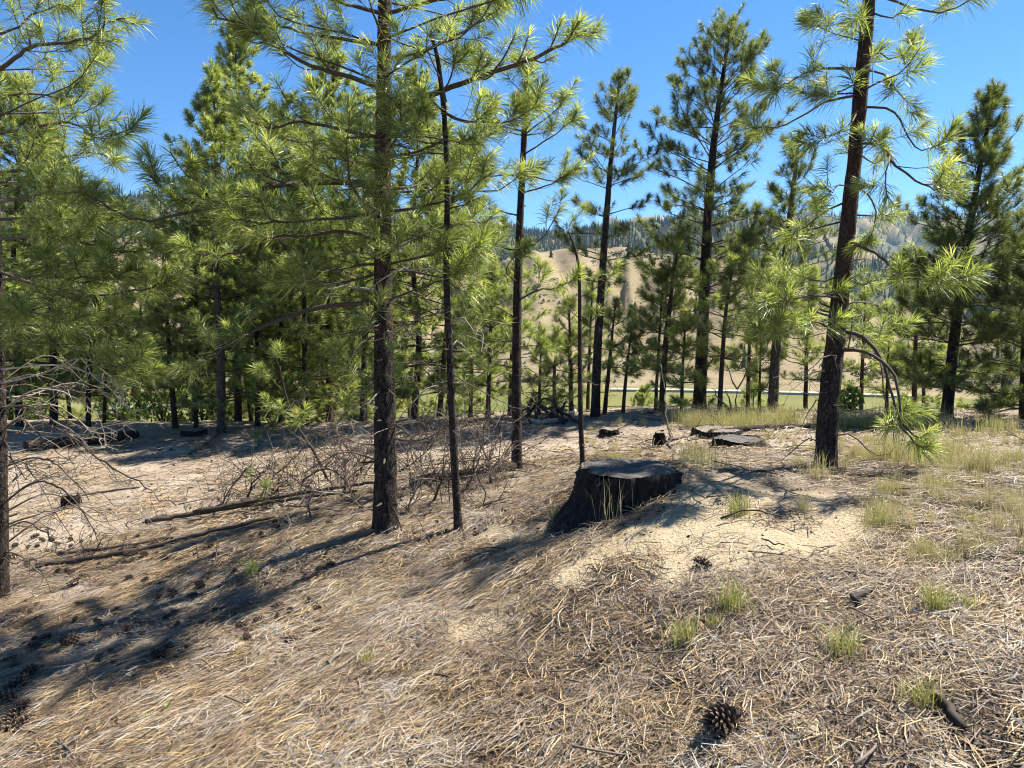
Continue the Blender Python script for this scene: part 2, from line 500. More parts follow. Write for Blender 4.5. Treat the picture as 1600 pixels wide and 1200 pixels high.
def build_terrain():
    th = np.unique(np.r_[np.arange(-50, 50.01, .36), np.arange(50, 180, 4.0), -np.arange(54, 180, 4.0)])
    th = np.radians(th)
    rs = [.55]
    while rs[-1] < 7200: rs.append(rs[-1] * (1.0135 if rs[-1] < 22 else 1.021))
    rs = np.array(rs)
    nt = len(th)
    def part(name, i0, i1, mat, attrs_fn, center=False, kindlabel=None):
        rr = rs[i0:i1 + 1]
        X = (rr[:, None] * np.sin(th)[None]).ravel(); Y = (rr[:, None] * np.cos(th)[None]).ravel()
        Z = height(X, Y)
        n = len(rr)
        i = np.arange(n - 1)[:, None] * nt; j = np.arange(nt)[None]; k = (j + 1) % nt
        Q = np.stack([i + k, i + j, i + nt + j, i + nt + k], -1).reshape(-1, 4)
        V = np.stack([X, Y, Z], 1); T = None
        if center:
            V = np.r_[V, [[0, 0, float(height(0, 0)[0])]]]
            jj = np.arange(nt); T = np.stack([np.full(nt, len(V) - 1), jj, (jj + 1) % nt], 1)[:, ::-1]
        me = to_mesh(name, V, T, Q, mat, True, attrs_fn(V))
        # normals up
        return link(name, me, kind='structure')
    iA = int(np.searchsorted(rs, 26)); iB = int(np.searchsorted(rs, 336))
    def a_ground(V):
        x, y, z = V.T
        P = V[:, :2]
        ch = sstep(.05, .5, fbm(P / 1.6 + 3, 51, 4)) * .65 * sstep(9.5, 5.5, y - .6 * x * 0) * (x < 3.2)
        sm = sand_mask(x, y, z)
        r = np.hypot(x, y)
        du = sstep(5.2, 8.5, r) * (.55 + .45 * sstep(-.3, .3, fbm(P / .8, 57, 3)))
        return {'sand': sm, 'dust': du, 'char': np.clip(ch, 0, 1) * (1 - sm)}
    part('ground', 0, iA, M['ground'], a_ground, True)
    def a_val(V):
        x, y, z = V.T
        r = np.hypot(x, y)
        return {'dry': np.maximum(sstep(-27, -20, z), sstep(-.5, -.8, np.arctan2(x, y)) * 0 + (y < 0))}
    part('valley_meadow', iA, iB, M['valley'], a_val)
    def a_hill(V):
        x, y, z = V.T
        return {'wood': wood_mask(x, y) * .8}
    part('hills', iB, len(rs) - 1, M['hills'], a_hill)

def wood_mask(x, y):
    r = np.hypot(x, y); az = np.degrees(np.arctan2(x, np.maximum(y, 1e-3)))
    n = fbm(np.stack([x, y], 1) / 260, 61, 4)
    m = sstep(-.22, .02, n + .1) * sstep(1120, 1300, r)
    side = np.maximum(sstep(-17, -21, az), sstep(23.5, 27, az) * sstep(430, 560, r))
    m = np.maximum(m, side * sstep(350, 420, r) * sstep(-.3, 0, n))
    gul = sstep(.30, .5, vnoise(np.stack([np.radians(az) * 16 + r / 900, r / 500], 1), 11) ** 2 * -1 + .55) * sstep(.1, .4, n) * .0
    return np.clip(np.maximum(m, gul), 0, 1)

build_terrain()

# gravel road along the far side of the meadow
def build_road(u0, u1, k):
    us = np.linspace(u0, u1, 60)
    G = Geo()
    th = np.arctan((us - 800) / F)
    rad = np.interp(us, [300, 900, 1200, 1475], [292 * k, 316 * k, 322 * k, 330 * k])
    rows = []
    for off in (-3.6, -1.2, 1.2, 3.6):
        x = (rad + off) * np.sin(th); y = (rad + off) * np.cos(th)
        rows.append(np.stack([x, y, np.full(len(x), -29.0)], 1))
    V = np.concatenate(rows); n = len(us)
    Q = [(k * n + i, k * n + i + 1, (k + 1) * n + i + 1, (k + 1) * n + i) for k in range(3) for i in range(n - 1)]
    V2 = V.copy(); V2[:, 2] -= 1.0
    b = len(V)
    Q += [(i, b + i, b + i + 1, i + 1) for i in range(n - 1)] + [(3 * n + i + 1, b + 3 * n + i + 1, b + 3 * n + i, 3 * n + i) for i in range(n - 1)]
    link('road', to_mesh('road', np.r_[V, V2], None, Q, M['road'], False), kind='structure')
build_road(955, 1440, 1.0)
build_road(150, 345, .97)

# ------------------------------------------------------------------ instanced scatter (ground cover, far wood)
def scatter(name, protos, pos, rot, scl, idx):
    me = bpy.data.meshes.new(name)
    me.vertices.add(len(pos)); me.vertices.foreach_set('co', np.asarray(pos, np.float32).ravel())
    a = me.attributes.new('rot', 'FLOAT_VECTOR', 'POINT'); a.data.foreach_set('vector', np.asarray(rot, np.float32).ravel())
    a = me.attributes.new('scl', 'FLOAT', 'POINT'); a.data.foreach_set('value', np.asarray(scl, np.float32))
    a = me.attributes.new('idx', 'INT', 'POINT'); a.data.foreach_set('value', np.asarray(idx, np.int32))
    src = bpy.data.collections.new(name + '_source')
    for i, m in enumerate(protos):
        src.objects.link(bpy.data.objects.new('%s_piece_%02d' % (name, i), m))
    g = bpy.data.node_groups.new(name, 'GeometryNodeTree')
    g.interface.new_socket('Geometry', in_out='INPUT', socket_type='NodeSocketGeometry')
    g.interface.new_socket('Geometry', in_out='OUTPUT', socket_type='NodeSocketGeometry')
    N = g.nodes; gi = N.new('NodeGroupInput'); go = N.new('NodeGroupOutput')
    ip = N.new('GeometryNodeInstanceOnPoints'); ci = N.new('GeometryNodeCollectionInfo')
    ci.inputs[0].default_value = src; ci.inputs[1].default_value = True; ci.inputs[2].default_value = True
    ip.inputs['Pick Instance'].default_value = True
    def na(n, t):
        o = N.new('GeometryNodeInputNamedAttribute'); o.data_type = t; o.inputs[0].default_value = n
        return [s for s in o.outputs if s.enabled][0]
    L = g.links
    L.new(gi.outputs[0], ip.inputs['Points']); L.new(ci.outputs[0], ip.inputs['Instance'])
    L.new(na('idx', 'INT'), ip.inputs['Instance Index'])
    er = N.new('FunctionNodeEulerToRotation'); L.new(na('rot', 'FLOAT_VECTOR'), er.inputs[0]); L.new(er.outputs[0], ip.inputs['Rotation'])
    L.new(na('scl', 'FLOAT'), ip.inputs['Scale'])
    L.new(ip.outputs[0], go.inputs[0])
    o = link(name, me, kind='stuff')
    md = o.modifiers.new('scatter', 'NODES'); md.node_group = g
    return o

# far conifers on the hills
def conifer_mesh(seed):
    rng = np.random.default_rng(seed); G = Geo()
    lv = 6
    for k in range(lv):
        z0 = 1.0 + k * 2.6; z1 = z0 + 5.2 - k * .25
        r = (3.0 - k * .44) * rng.uniform(.85, 1.15); s = 7
        th = np.arange(s) * 2 * math.pi / s + rng.uniform(0, 1)
        rr = r * rng.uniform(.6, 1.25, s)
        V = np.c_[rr * np.cos(th), rr * np.sin(th), z0 + rng.uniform(-.5, .5, s)]
        V = np.r_[V, [[0, 0, z1]], [[0, 0, z0 + .6]]]
        T = [(i, (i + 1) % s, s) for i in range(s)] + [((i + 1) % s, i, s + 1) for i in range(s)]
        G.add(V, T, None, rng.uniform(0, 1, s + 2))
    G.tube([(0, 0, -1), (0, 0, 3)], [.3, .25], 5)
    return G.mesh('conifer', M['conifer'], False)

def build_woods():
    rng = np.random.default_rng(4)
    P = [conifer_mesh(i) for i in range(4)]
    pos = []
    for r0, r1, n, sc in ((350, 1150, 9000, .85), (1150, 2000, 15000, .95), (2000, 4300, 15000, 1.35)):
        r = np.sqrt(rng.uniform(r0 ** 2, r1 ** 2, n)); az = np.radians(rng.uniform(-42, 42, n))
        x, y = r * np.sin(az), r * np.cos(az)
        w = wood_mask(x, y)
        keep = rng.uniform(0, 1, n) < np.maximum(w, .022 if r1 < 1200 else .0)
        x, y = x[keep], y[keep]
        pos.append(np.c_[x, y, height(x, y, False) - .5, sc * rng.uniform(.55, 1.25, len(x))])
    A = np.concatenate(pos); n = len(A)
    rot = np.zeros((n, 3)); rot[:, 2] = rng.uniform(0, 6.28, n)
    scatter('far_conifer_forest', P, A[:, :3], rot, A[:, 3], rng.integers(0, 4, n))
    # scattered sagebrush on the dry hill
    G = Geo(); r2 = np.random.default_rng(8)
    for k in range(26):
        c = r2.normal(0, .7, 3); c[2] = abs(c[2]) * .7 + .3
        d = norm(r2.normal(0, 1, (3, 3))) * .7
        G.add(c + d, [(0, 1, 2)], None, r2.uniform(0, 1))
    bush = G.mesh('sagebrush', M['conifer'], False)
    n = 9000
    r = np.sqrt(rng.uniform(340 ** 2, 1000 ** 2, n)); az = np.radians(rng.uniform(-40, 40, n))
    x, y = r * np.sin(az), r * np.cos(az)
    k = fbm(np.stack([x, y], 1) / 90, 71, 4) > .12
    x, y = x[k], y[k]; n = len(x)
    rot = np.zeros((n, 3)); rot[:, 2] = rng.uniform(0, 6.28, n)
    scatter('hillside_brush', [bush], np.c_[x, y, height(x, y, False)], rot, np.clip(rng.lognormal(-.35, .6, n), .25, 2.6), np.zeros(n))
build_woods()

def add_haze():
    V = [(sx * 7600, sy, z) for sx in (-1, 1) for sy in (-7600, 7600) for z in (-36, 760)]
    Q = [(0, 1, 3, 2), (4, 6, 7, 5), (0, 4, 5, 1), (2, 3, 7, 6), (0, 2, 6, 4), (1, 5, 7, 3)]
    m = bpy.data.materials.new('thin_air_haze'); m.use_nodes = True
    nt = m.node_tree; nt.nodes.clear()
    o = nt.nodes.new('ShaderNodeOutputMaterial'); v = nt.nodes.new('ShaderNodeVolumePrincipled')
    v.inputs['Color'].default_value = (.5, .74, 1, 1); v.inputs['Density'].default_value = 4.5e-5; v.inputs['Anisotropy'].default_value = .2
    nt.links.new(v.outputs[0], o.inputs['Volume'])
    link('haze', to_mesh('haze', V, None, Q, m, False), kind='stuff')
add_haze()

# ------------------------------------------------------------------ pine needles and branches
def tuft_template(seed, n, w, two):
    """one brush of needles along +Z, tip of the twig at the origin; returns V, T, along, tint"""
    rng = np.random.default_rng(seed)
    s = rng.uniform(0, 1, n) ** .75
    base = np.c_[np.zeros(n), np.zeros(n), -.15 * (1 - s)]
    ang = np.radians(np.interp(s, [0, .5, .85, 1], [88, 62, 38, 12]) + rng.normal(0, 13, n))
    ph = rng.uniform(0, 2 * math.pi, n)
    if seed % 3 == 0: ph = rng.normal(0, 1.25, n)
    ang = ang * rng.uniform(.7, 1.05)
    D = np.c_[np.sin(ang) * np.cos(ph), np.sin(ang) * np.sin(ph), np.cos(ang)]
    L = rng.uniform(.115, .185, n) * np.interp(s, [0, .8, 1], [1, 1, .72])
    side = norm(np.cross(D, rng.normal(0, 1, (n, 3))))
    bend = norm(np.cross(D, side)) * rng.normal(0, .012, n)[:, None]
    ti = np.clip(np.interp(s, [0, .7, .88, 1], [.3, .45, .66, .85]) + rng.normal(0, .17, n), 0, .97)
    if two:
        a, b = base - side * w * .35, base + side * w * .35
        m = base + D * L[:, None] * .5 + bend
        c, d = m - side * w * .5, m + side * w * .5
        e = base + D * L[:, None]
        V = np.stack([a, b, c, d, e], 1).reshape(-1, 3)
        k = np.arange(n)[:, None] * 5
        T = np.concatenate([k + (0, 1, 3), k + (0, 3, 2), k + (2, 3, 4)])
        al = np.stack([L * 0, L * 0, L * .5, L * .5, L], 1).ravel()
        return V, T, al, np.repeat(ti, 5)
    a, b = base - side * w * .5, base + side * w * .5
    e = base + D * L[:, None]
    V = np.stack([a, b, e], 1).reshape(-1, 3)
    T = np.arange(3 * n).reshape(n, 3)
    return V, T, np.stack([L * 0, L * 0, L], 1).ravel(), np.repeat(ti, 3)

TPL = {'near': [tuft_template(i, 46 + 11 * i, .0047, True) for i in range(6)],
       'mid': [tuft_template(20 + i, 72, .0068, False) for i in range(5)],
       'back': [tuft_template(40 + i, 62, .0115, False) for i in range(4)]}

def needles_mesh(name, tufts, kind, rng, mat, off=None):
    """tufts: list of (pos, axis, scale, tint shift)"""
    tp = TPL[kind]; Vs, Ts, As, n = [], [], [], 0
    for (p, ax, sc, ts) in tufts:
        V, T, al, ti = tp[rng.integers(len(tp))]
        z = norm(ax); x = norm(np.cross(z, rng.normal(0, 1, 3))); y = np.cross(z, x)
        Wd = (V * sc) @ np.stack([x, y, z]) + p
        Wd[:, 2] -= 1.7 * (al * sc) ** 2 * rng.uniform(.2, 1.6)
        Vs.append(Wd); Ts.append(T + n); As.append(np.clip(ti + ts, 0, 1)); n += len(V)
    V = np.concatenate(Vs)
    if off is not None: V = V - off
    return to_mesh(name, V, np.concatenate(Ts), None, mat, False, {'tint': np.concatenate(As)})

def grow(G, tufts, pts, r0, r1, rng, start=.25, spacing=.105, tw=(.16, .45), size=1.0, sides=6, dead=False, wob=.015, up=.35, tint=0.0, step=.07, sub=.24):
    """one pine branch: curved axis, side twigs, a needle brush on the end of each twig"""
    L = plen(pts); n = max(5, int(L / step))
    P = spath(pts, n)
    if wob: P = P + (rng.normal(0, wob, (n, 3)) * np.linspace(0, 1, n)[:, None] * np.sin(np.arange(n) * 1.9)[:, None])
    G.tube(P, np.linspace(r0, r1, n), sides, attr=tint if dead else .2)
    T = norm(np.gradient(P, axis=0))
    k = max(1, int(L * (1 - start) / spacing)); sg = rng.choice([-1, 1])
    for s in np.linspace(start, .97, k):
        s = min(.99, s + rng.normal(0, .02)); i = int(s * (n - 1)); p = P[i]; t = T[i]
        side = norm(np.cross(t, UP) + 1e-6); sg = -sg
        if dead:
            d = norm(t * rng.uniform(.2, .9) + side * sg * rng.uniform(.4, 1.1) + UP * rng.uniform(-.9, .35))
            l = rng.uniform(*tw) * (1.1 - .6 * s)
            q = spath([p, p + d * l * .4 + rng.normal(0, .1, 3) * l, p + d * l * .75 + rng.normal(0, .15, 3) * l - UP * .05 * l, p + d * l + rng.normal(0, .2, 3) * l - UP * .1 * l], 7)
            rr = max(.0022, min(r0 * .35, .0055) * (1 - s * .4))
            ta = float(np.clip(tint + rng.normal(0, .15), 0, 1))
            G.tube(q, np.linspace(rr, .0016, 7), 4, attr=ta, cap=False)
            for _ in range(rng.integers(0, 3)):
                j = rng.integers(2, 6); d2 = norm(d + rng.normal(0, .8, 3)); l2 = l * rng.uniform(.2, .5)
                G.tube(spath([q[j], q[j] + d2 * l2 * .5, q[j] + d2 * l2 + rng.normal(0, .1, 3) * l2], 5), np.linspace(rr * .7, .0014, 5), 3, attr=ta, cap=False)
            continue
        d = norm(t * rng.uniform(.45, .9) + side * sg * rng.uniform(.4, 1.0) + UP * rng.uniform(-.15, .5))
        l = (tw[1] + (tw[0] - tw[1]) * s) * rng.uniform(.65, 1.25)
        e = p + d * l + UP * l * up * rng.uniform(.3, 1.2)
        q = spath([p, p + d * l * .5 - UP * l * .03, e], 6)
        rr = max(.0028, r0 * .28) if sides > 4 else max(.004, r0 * .25)
        G.tube(q, np.linspace(rr, rr * .6, 6), max(3, sides - 2), attr=.2, cap=False)
        tufts.append((q[-1], q[-1] - q[-2], size * rng.uniform(.68, 1.25), rng.normal(0, .09) + (.4 if rng.uniform() < .03 else 0)))
        if rng.uniform() < sub * 2 and l > .13:
            for _ in range(1 if rng.uniform() < .6 else 2):
                j = rng.integers(2, 5); d2 = norm(d + side * rng.normal(0, .7) + UP * rng.uniform(-.1, .8)); l2 = l * rng.uniform(.3, .55)
                q2 = spath([q[j], q[j] + d2 * l2 * .5, q[j] + d2 * l2 + UP * l2 * .25], 4)
                G.tube(q2, np.linspace(rr * .7, rr * .5, 4), max(3, sides - 2), attr=.2, cap=False)
                tufts.append((q2[-1], q2[-1] - q2[-2], size * rng.uniform(.7, 1.05), rng.normal(0, .07)))
    if not dead:
        tufts.append((P[-1], T[-1], size * rng.uniform(.95, 1.15), .05))

def trunk_mesh(P, rad, sides, mat, amp, seed, off, red=(0, 0), step=.05):
    n = max(8, int(plen(P) / step)); Q = spath(P, n)
    t = np.linspace(0, len(P) - 1, n); rr = np.interp(t, np.arange(len(P)), rad)
    h = Q[:, 2] - Q[0, 2]
    rr = rr * (1 + .38 * np.exp(-np.maximum(h, 0) / .09))
    G = Geo()
    a = np.repeat(sstep(red[0], red[0] + .5, h) * red[1], sides)
    G.tube(Q, rr, sides, (amp, 9.0, seed), np.r_[a, 0, 0] if True else 0)
    return G.mesh('trunk', mat, True, off), Q, rr

def at_trunk(Q, v, D=None):
    """point of the trunk axis Q at photograph row v"""
    _, vv, _ = proj(Q)
    i = int(np.argmin(np.abs(vv - v)))
    return Q[i]

def drop_base(u, d):
    p = px(u, 700, d)
    return float(height(p[0], p[1])[0])

def near_tree(name, label, cat, group, trunk, limbs, mat, seed, red=(0, 0), sides=26, amp=.007, deads=(), needle='needle', tkind='near', auto=None):
    """trunk: list of (u, v, depth, width px); limbs: list of dicts or point lists"""
    rng = np.random.default_rng(seed)
    P = np.array([px(u, v, d) for u, v, d, w in trunk]); rad = [w / 2 * d / F for u, v, d, w in trunk]
    z0 = float(height(P[0, 0], P[0, 1])[0])
    base = np.array((P[0, 0], P[0, 1], z0))
    P[0, 2] = z0 - .06
    root = link(name, None, None, label, cat, group, None, base)
    me, Q, rr = trunk_mesh(P, rad, sides, mat, amp, seed, base, red, .035 if sides > 14 else .07)
    link('trunk', me, root)
    for lb in limbs:
        o = dict(r=.016, start=.25, spacing=.105, tw=(.16, .42), size=1.0)
        if isinstance(lb, dict): o.update({k: v for k, v in lb.items() if k != 'p'}); pts = lb['p']
        else: pts = lb
        W3 = np.array([px(*q) for q in pts])
        if o.pop('attach', True):
            a = at_trunk(Q, pts[0][1]); W3[0] = a
        r0 = o.pop('r')
        G, tf = Geo(), []
        if 'dead' in o: o['tint'] = o.get('tint', .35)
        grow(G, tf, W3, r0, max(.0025, r0 * .32), rng, **o)
        b = link('dead_branch' if o.get('dead') else 'branch', G.mesh('branch', M['twig'], True, base), root)
        if tf:
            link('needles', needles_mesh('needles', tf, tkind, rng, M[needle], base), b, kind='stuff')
    if auto: auto_branches(root, Q, rr, base, rng, **{'needle': needle, 'tkind': tkind, **auto})
    if sides > 13:
        for k in range(9):
            a = at_trunk(Q, rng.uniform(trunk[1][1] - 350, trunk[0][1] - 40)); az = rng.uniform(0, 6.28); d = np.array((math.cos(az), math.sin(az), rng.uniform(-.2, .4)))
            G = Geo(); l = rr[0] + rng.uniform(.02, .09); G.tube(spath([a, a + d * l * .6, a + d * l + UP * .01], 5), [.011, .010, .009, .008, .005], 6, attr=rng.uniform(0, .4))
            link('branch_stub', G.mesh('branch_stub', M['twig'], True, base), root)
    for (v0, v1, n, lo, hi, side) in deads:
        for k in range(n):
            v = rng.uniform(v0, v1); a = at_trunk(Q, v)
            az = rng.uniform(-1, 1) * 1.3 + (0 if side == 0 else (math.pi / 2 if side > 0 else -math.pi / 2)) + (rng.choice([0, math.pi]) if side == 0 else 0)
            d = np.array((math.sin(az), -math.cos(az) * .8, 0)); l = rng.uniform(lo, hi)
            W3 = [a, a + d * l * .35 + UP * l * rng.uniform(-.05, .2), a + d * l * .7 + UP * l * rng.uniform(-.2, .15), a + d * l + UP * l * rng.uniform(-.5, .05)]
            G = Geo(); grow(G, [], W3, rng.uniform(.005, .011), .0015, rng, .25, .1, (.12, .38), sides=5, dead=True, tint=rng.uniform(.15, .8))
            link('dead_branch', G.mesh('dead_branch', M['twig'], True, base), root)
    return root, Q

def auto_branches(root, Q, rr, base, rng, s0=.35, whorl=.34, per=4, lmax=1.0, shape=None, elev=(5, 55), spacing=.2, tw=(.14, .34), size=1.0, tkind='mid', needle='needle_backlit', merge=False, sides=4, sub=.3, r=.011):
    """whorls of branches up a trunk, longest low down and steeper towards the top"""
    L = plen(Q); n = len(Q); cum = np.r_[0, np.cumsum(np.linalg.norm(np.diff(Q, axis=0), axis=1))]
    shape = shape or [(0, .75), (.25, 1), (.6, .72), (.9, .3), (1, .15)]
    d = s0 * L; az = rng.uniform(0, 6.28)
    MG, MT = Geo(), []
    while d < L - .03:
        s = (d - s0 * L) / (L * (1 - s0))
        i = min(n - 1, int(np.searchsorted(cum, d))); a = Q[i]
        for k in range(max(2, int(round(per * rng.uniform(.7, 1.3))))):
            az += 2.4 + rng.normal(0, .3)
            l = lmax * np.interp(s, *zip(*shape)) * rng.uniform(.6, 1.15)
            e = R(elev[0] + (elev[1] - elev[0]) * s ** 1.2 + rng.normal(0, 7))
            h = np.array((math.cos(az), math.sin(az), 0)); dr = h * math.cos(e) + UP * math.sin(e)
            b0 = a + UP * rng.uniform(-.06, .06)
            W3 = [b0, b0 + dr * l * .4, b0 + dr * l * .75 - UP * l * .02, b0 + dr * l + UP * l * .12]
            G, tf = (MG, MT) if merge else (Geo(), [])
            grow(G, tf, W3, max(.004, r * (1.1 - .75 * s)), .003, rng, .2, spacing, (tw[0], min(tw[1], l * .55)), size, sides, wob=.012, step=.12, sub=sub)
            if not merge:
                b = link('branch', G.mesh('branch', M['twig'], True, base), root)
                link('needles', needles_mesh('needles', tf, tkind, rng, M[needle], base), b, kind='stuff')
        d += whorl * rng.uniform(.7, 1.3) * (1 - .45 * s)
    # leader
    MT.append((Q[-1], Q[-1] - Q[-3], size, .1))
    if merge:
        b = link('branchwork', MG.mesh('branchwork', M['twig'], True, base), root)
        link('crown', needles_mesh('crown', MT, tkind, rng, M[needle], base), root, kind='stuff')
    else:
        link('leader_needles', needles_mesh('needles', MT, tkind, rng, M[needle], base), root, kind='stuff')

# ------------------------------------------------------------------ the near pines
PINE = 'pine tree'
near_tree('pine_tree', 'largest pine, thick charred trunk with reddish bark patches, standing left of centre', PINE, 'pines on the near slope',
    [(602, 826, 5.4, 36), (602, 700, 5.4, 33), (600, 560, 5.4, 30), (598, 420, 5.4, 26), (598, 280, 5.4, 25), (600, 140, 5.4, 22), (601, 0, 5.4, 20), (602, -250, 5.45, 16), (604, -520, 5.5, 6)],
    [
     dict(p=[(608, 172, 5.4), (655, 156, 5.35), (720, 130, 5.2), (790, 106, 5.1), (860, 78, 5.0), (918, 45, 4.95)], r=.028, start=.3, spacing=.09, tw=(.16, .4)),
     dict(p=[(665, 150, 5.3), (700, 178, 5.2), (735, 190, 5.15), (800, 187, 5.1), (845, 165, 5.05)], r=.01, attach=False, start=.4),
     dict(p=[(610, 95, 5.4), (660, 80, 5.5), (700, 62, 5.55), (745, 36, 5.6), (790, 10, 5.6)], r=.018, spacing=.1),
     dict(p=[(612, 25, 5.4), (680, 0, 5.2), (750, -12, 5.1), (820, -15, 5.0)], r=.016),
     dict(p=[(610, 245, 5.4), (650, 238, 5.1), (690, 222, 4.9), (740, 215, 4.75)], r=.012),
     dict(p=[(610, 335, 5.4), (660, 322, 5.2), (720, 305, 5.1), (772, 270, 5.05)], r=.014),
     dict(p=[(610, 300, 5.4), (650, 290, 5.6), (700, 270, 5.9), (760, 255, 6.1)], r=.014),
     dict(p=[(610, 415, 5.4), (665, 400, 5.2), (715, 385, 5.1), (755, 395, 5.05)], r=.012),
     dict(p=[(610, 395, 5.4), (650, 372, 5.7), (700, 352, 6.0), (770, 345, 6.2)], r=.013),
     dict(p=[(612, 470, 5.4), (650, 452, 5.3), (690, 440, 5.2), (725, 455, 5.1)], r=.010),
     dict(p=[(590, 138, 5.4), (545, 120, 5.3), (490, 105, 5.2), (430, 72, 5.1), (380, 42, 5.0), (325, 18, 5.0)], r=.02, spacing=.09),
     dict(p=[(590, 70, 5.4), (530, 60, 5.5), (470, 50, 5.6), (410, 30, 5.6), (350, -10, 5.6)], r=.016),
     dict(p=[(590, 25, 5.4), (540, 5, 5.2), (470, -20, 5.0), (410, -45, 4.9)], r=.016),
     dict(p=[(588, 215, 5.4), (530, 202, 5.3), (470, 190, 5.25), (415, 200, 5.2), (370, 175, 5.2)], r=.016, spacing=.1),
     dict(p=[(588, 285, 5.4), (500, 285, 5.2), (420, 293, 5.0), (335, 318, 4.85), (265, 300, 4.8), (225, 258, 4.75)], r=.026, start=.2, spacing=.085, tw=(.16, .42)),
     dict(p=[(420, 294, 5.0), (350, 318, 4.8), (280, 335, 4.7), (215, 342, 4.65), (165, 322, 4.65), (140, 300, 4.65)], r=.014, attach=False, spacing=.1),
     dict(p=[(330, 318, 4.85), (312, 285, 4.75), (290, 272, 4.7), (265, 238, 4.7)], r=.011, attach=False, start=.6),
     dict(p=[(588, 330, 5.4), (540, 340, 5.0), (470, 345, 4.8), (400, 350, 4.6), (350, 335, 4.5)], r=.014),
     dict(p=[(588, 378, 5.4), (540, 362, 5.4), (480, 368, 5.5), (420, 372, 5.6), (350, 398, 5.7), (300, 390, 5.8)], r=.017, spacing=.1),
     dict(p=[(588, 260, 5.4), (540, 250, 5.7), (480, 245, 6.0), (410, 250, 6.2)], r=.015),
     dict(p=[(588, 425, 5.4), (530, 442, 5.2), (480, 438, 5.1), (430, 445, 5.05)], r=.011),
     dict(p=[(588, 470, 5.4), (500, 480, 5.3), (440, 500, 5.2), (400, 515, 5.15), (350, 545, 5.1), (300, 575, 5.1)], r=.02, start=.55, spacing=.16),
     dict(p=[(600, 195, 5.4), (588, 178, 5.1), (598, 140, 4.85), (602, 95, 4.75)], r=.012, start=.4),
     dict(p=[(602, 250, 5.4), (610, 230, 5.1), (625, 195, 4.9), (628, 150, 4.8)], r=.012, start=.4),
     dict(p=[(602, 395, 5.4), (596, 370, 5.1), (600, 345, 4.95), (606, 318, 4.85)], r=.010, start=.5),
     dict(p=[(598, 330, 5.4), (560, 310, 5.0), (545, 260, 4.8), (540, 210, 4.75)], r=.012, start=.4),
     dict(p=[(600, 60, 5.4), (590, 40, 5.0), (580, 10, 4.8), (575, -30, 4.7)], r=.012, start=.4),
     dict(p=[(590, 585, 5.4), (565, 610, 5.2), (545, 640, 5.1), (534, 622, 5.0)], r=.006, start=.9),
     dict(p=[(592, 520, 5.4), (560, 540, 5.2), (545, 575, 5.1), (540, 560, 5.05)], r=.006, start=.9),
     dict(p=[(605, 600, 5.4), (622, 622, 5.2), (630, 600, 5.0), (622, 578, 4.95)], r=.006, start=.9),
     dict(p=[(595, 500, 5.4), (585, 510, 5.2), (578, 505, 5.1), (576, 490, 5.05)], r=.006, start=.9),
    ],
    M['char'], 11, (1.3, .5), 30, .012, deads=[(400, 780, 9, .5, 1.1, -1), (400, 760, 9, .4, 1.0, 1), (430, 640, 4, .3, .7, 0)],
    auto=dict(s0=.3, whorl=.5, per=3, lmax=1.3, tw=(.16, .42), spacing=.17, sides=5, shape=[(0, .8), (.2, 1), (.5, .9), (.8, .6), (1, .2)], elev=(-5, 45)))

near_tree('pine_sapling', 'slender burnt pine sapling just right of the thick charred trunk', PINE, 'pines on the near slope',
    [(717, 829, 5.25, 13), (708, 680, 5.2, 11.5), (703, 560, 5.15, 10.5), (697, 420, 5.1, 9.5), (699, 300, 5.05, 9), (694, 180, 5.0, 8), (684, 95, 4.95, 7), (673, 52, 4.9, 5)],
    [dict(p=[(697, 160, 5.0), (690, 130, 4.95), (675, 90, 4.9), (668, 45, 4.85)], r=.009, start=.5, attach=False),
     dict(p=[(697, 215, 5.0), (660, 222, 4.9), (640, 215, 4.85), (628, 200, 4.8)], r=.007, start=.5),
     dict(p=[(697, 245, 5.0), (655, 240, 4.95), (635, 250, 4.9), (622, 240, 4.9)], r=.006, start=.5),
     dict(p=[(698, 325, 5.05), (720, 322, 4.9), (735, 315, 4.8), (728, 300, 4.75)], r=.006, start=.6),
     dict(p=[(697, 270, 5.0), (670, 300, 4.9), (655, 310, 4.85), (648, 305, 4.8)], r=.006, start=.5),
     dict(p=[(695, 180, 5.0), (720, 190, 4.9), (745, 188, 4.85), (765, 170, 4.8)], r=.006, start=.5),
     dict(p=[(697, 425, 5.1), (660, 420, 5.0), (610, 430, 4.95), (575, 450, 4.9)], r=.006, dead=True, tint=.8),
     dict(p=[(700, 490, 5.1), (660, 495, 5.0), (620, 520, 4.95), (600, 545, 4.9)], r=.006, dead=True, tint=.5),
     dict(p=[(703, 540, 5.15), (680, 545, 5.0), (640, 560, 4.95)], r=.006, dead=True, tint=.3),
     dict(p=[(703, 580, 5.15), (750, 610, 5.1), (800, 635, 5.0)], r=.005, dead=True, tint=.3)],
    M['char'], 12, (9, 0), 14, .003, deads=[(480, 760, 5, .25, .6, 0)])

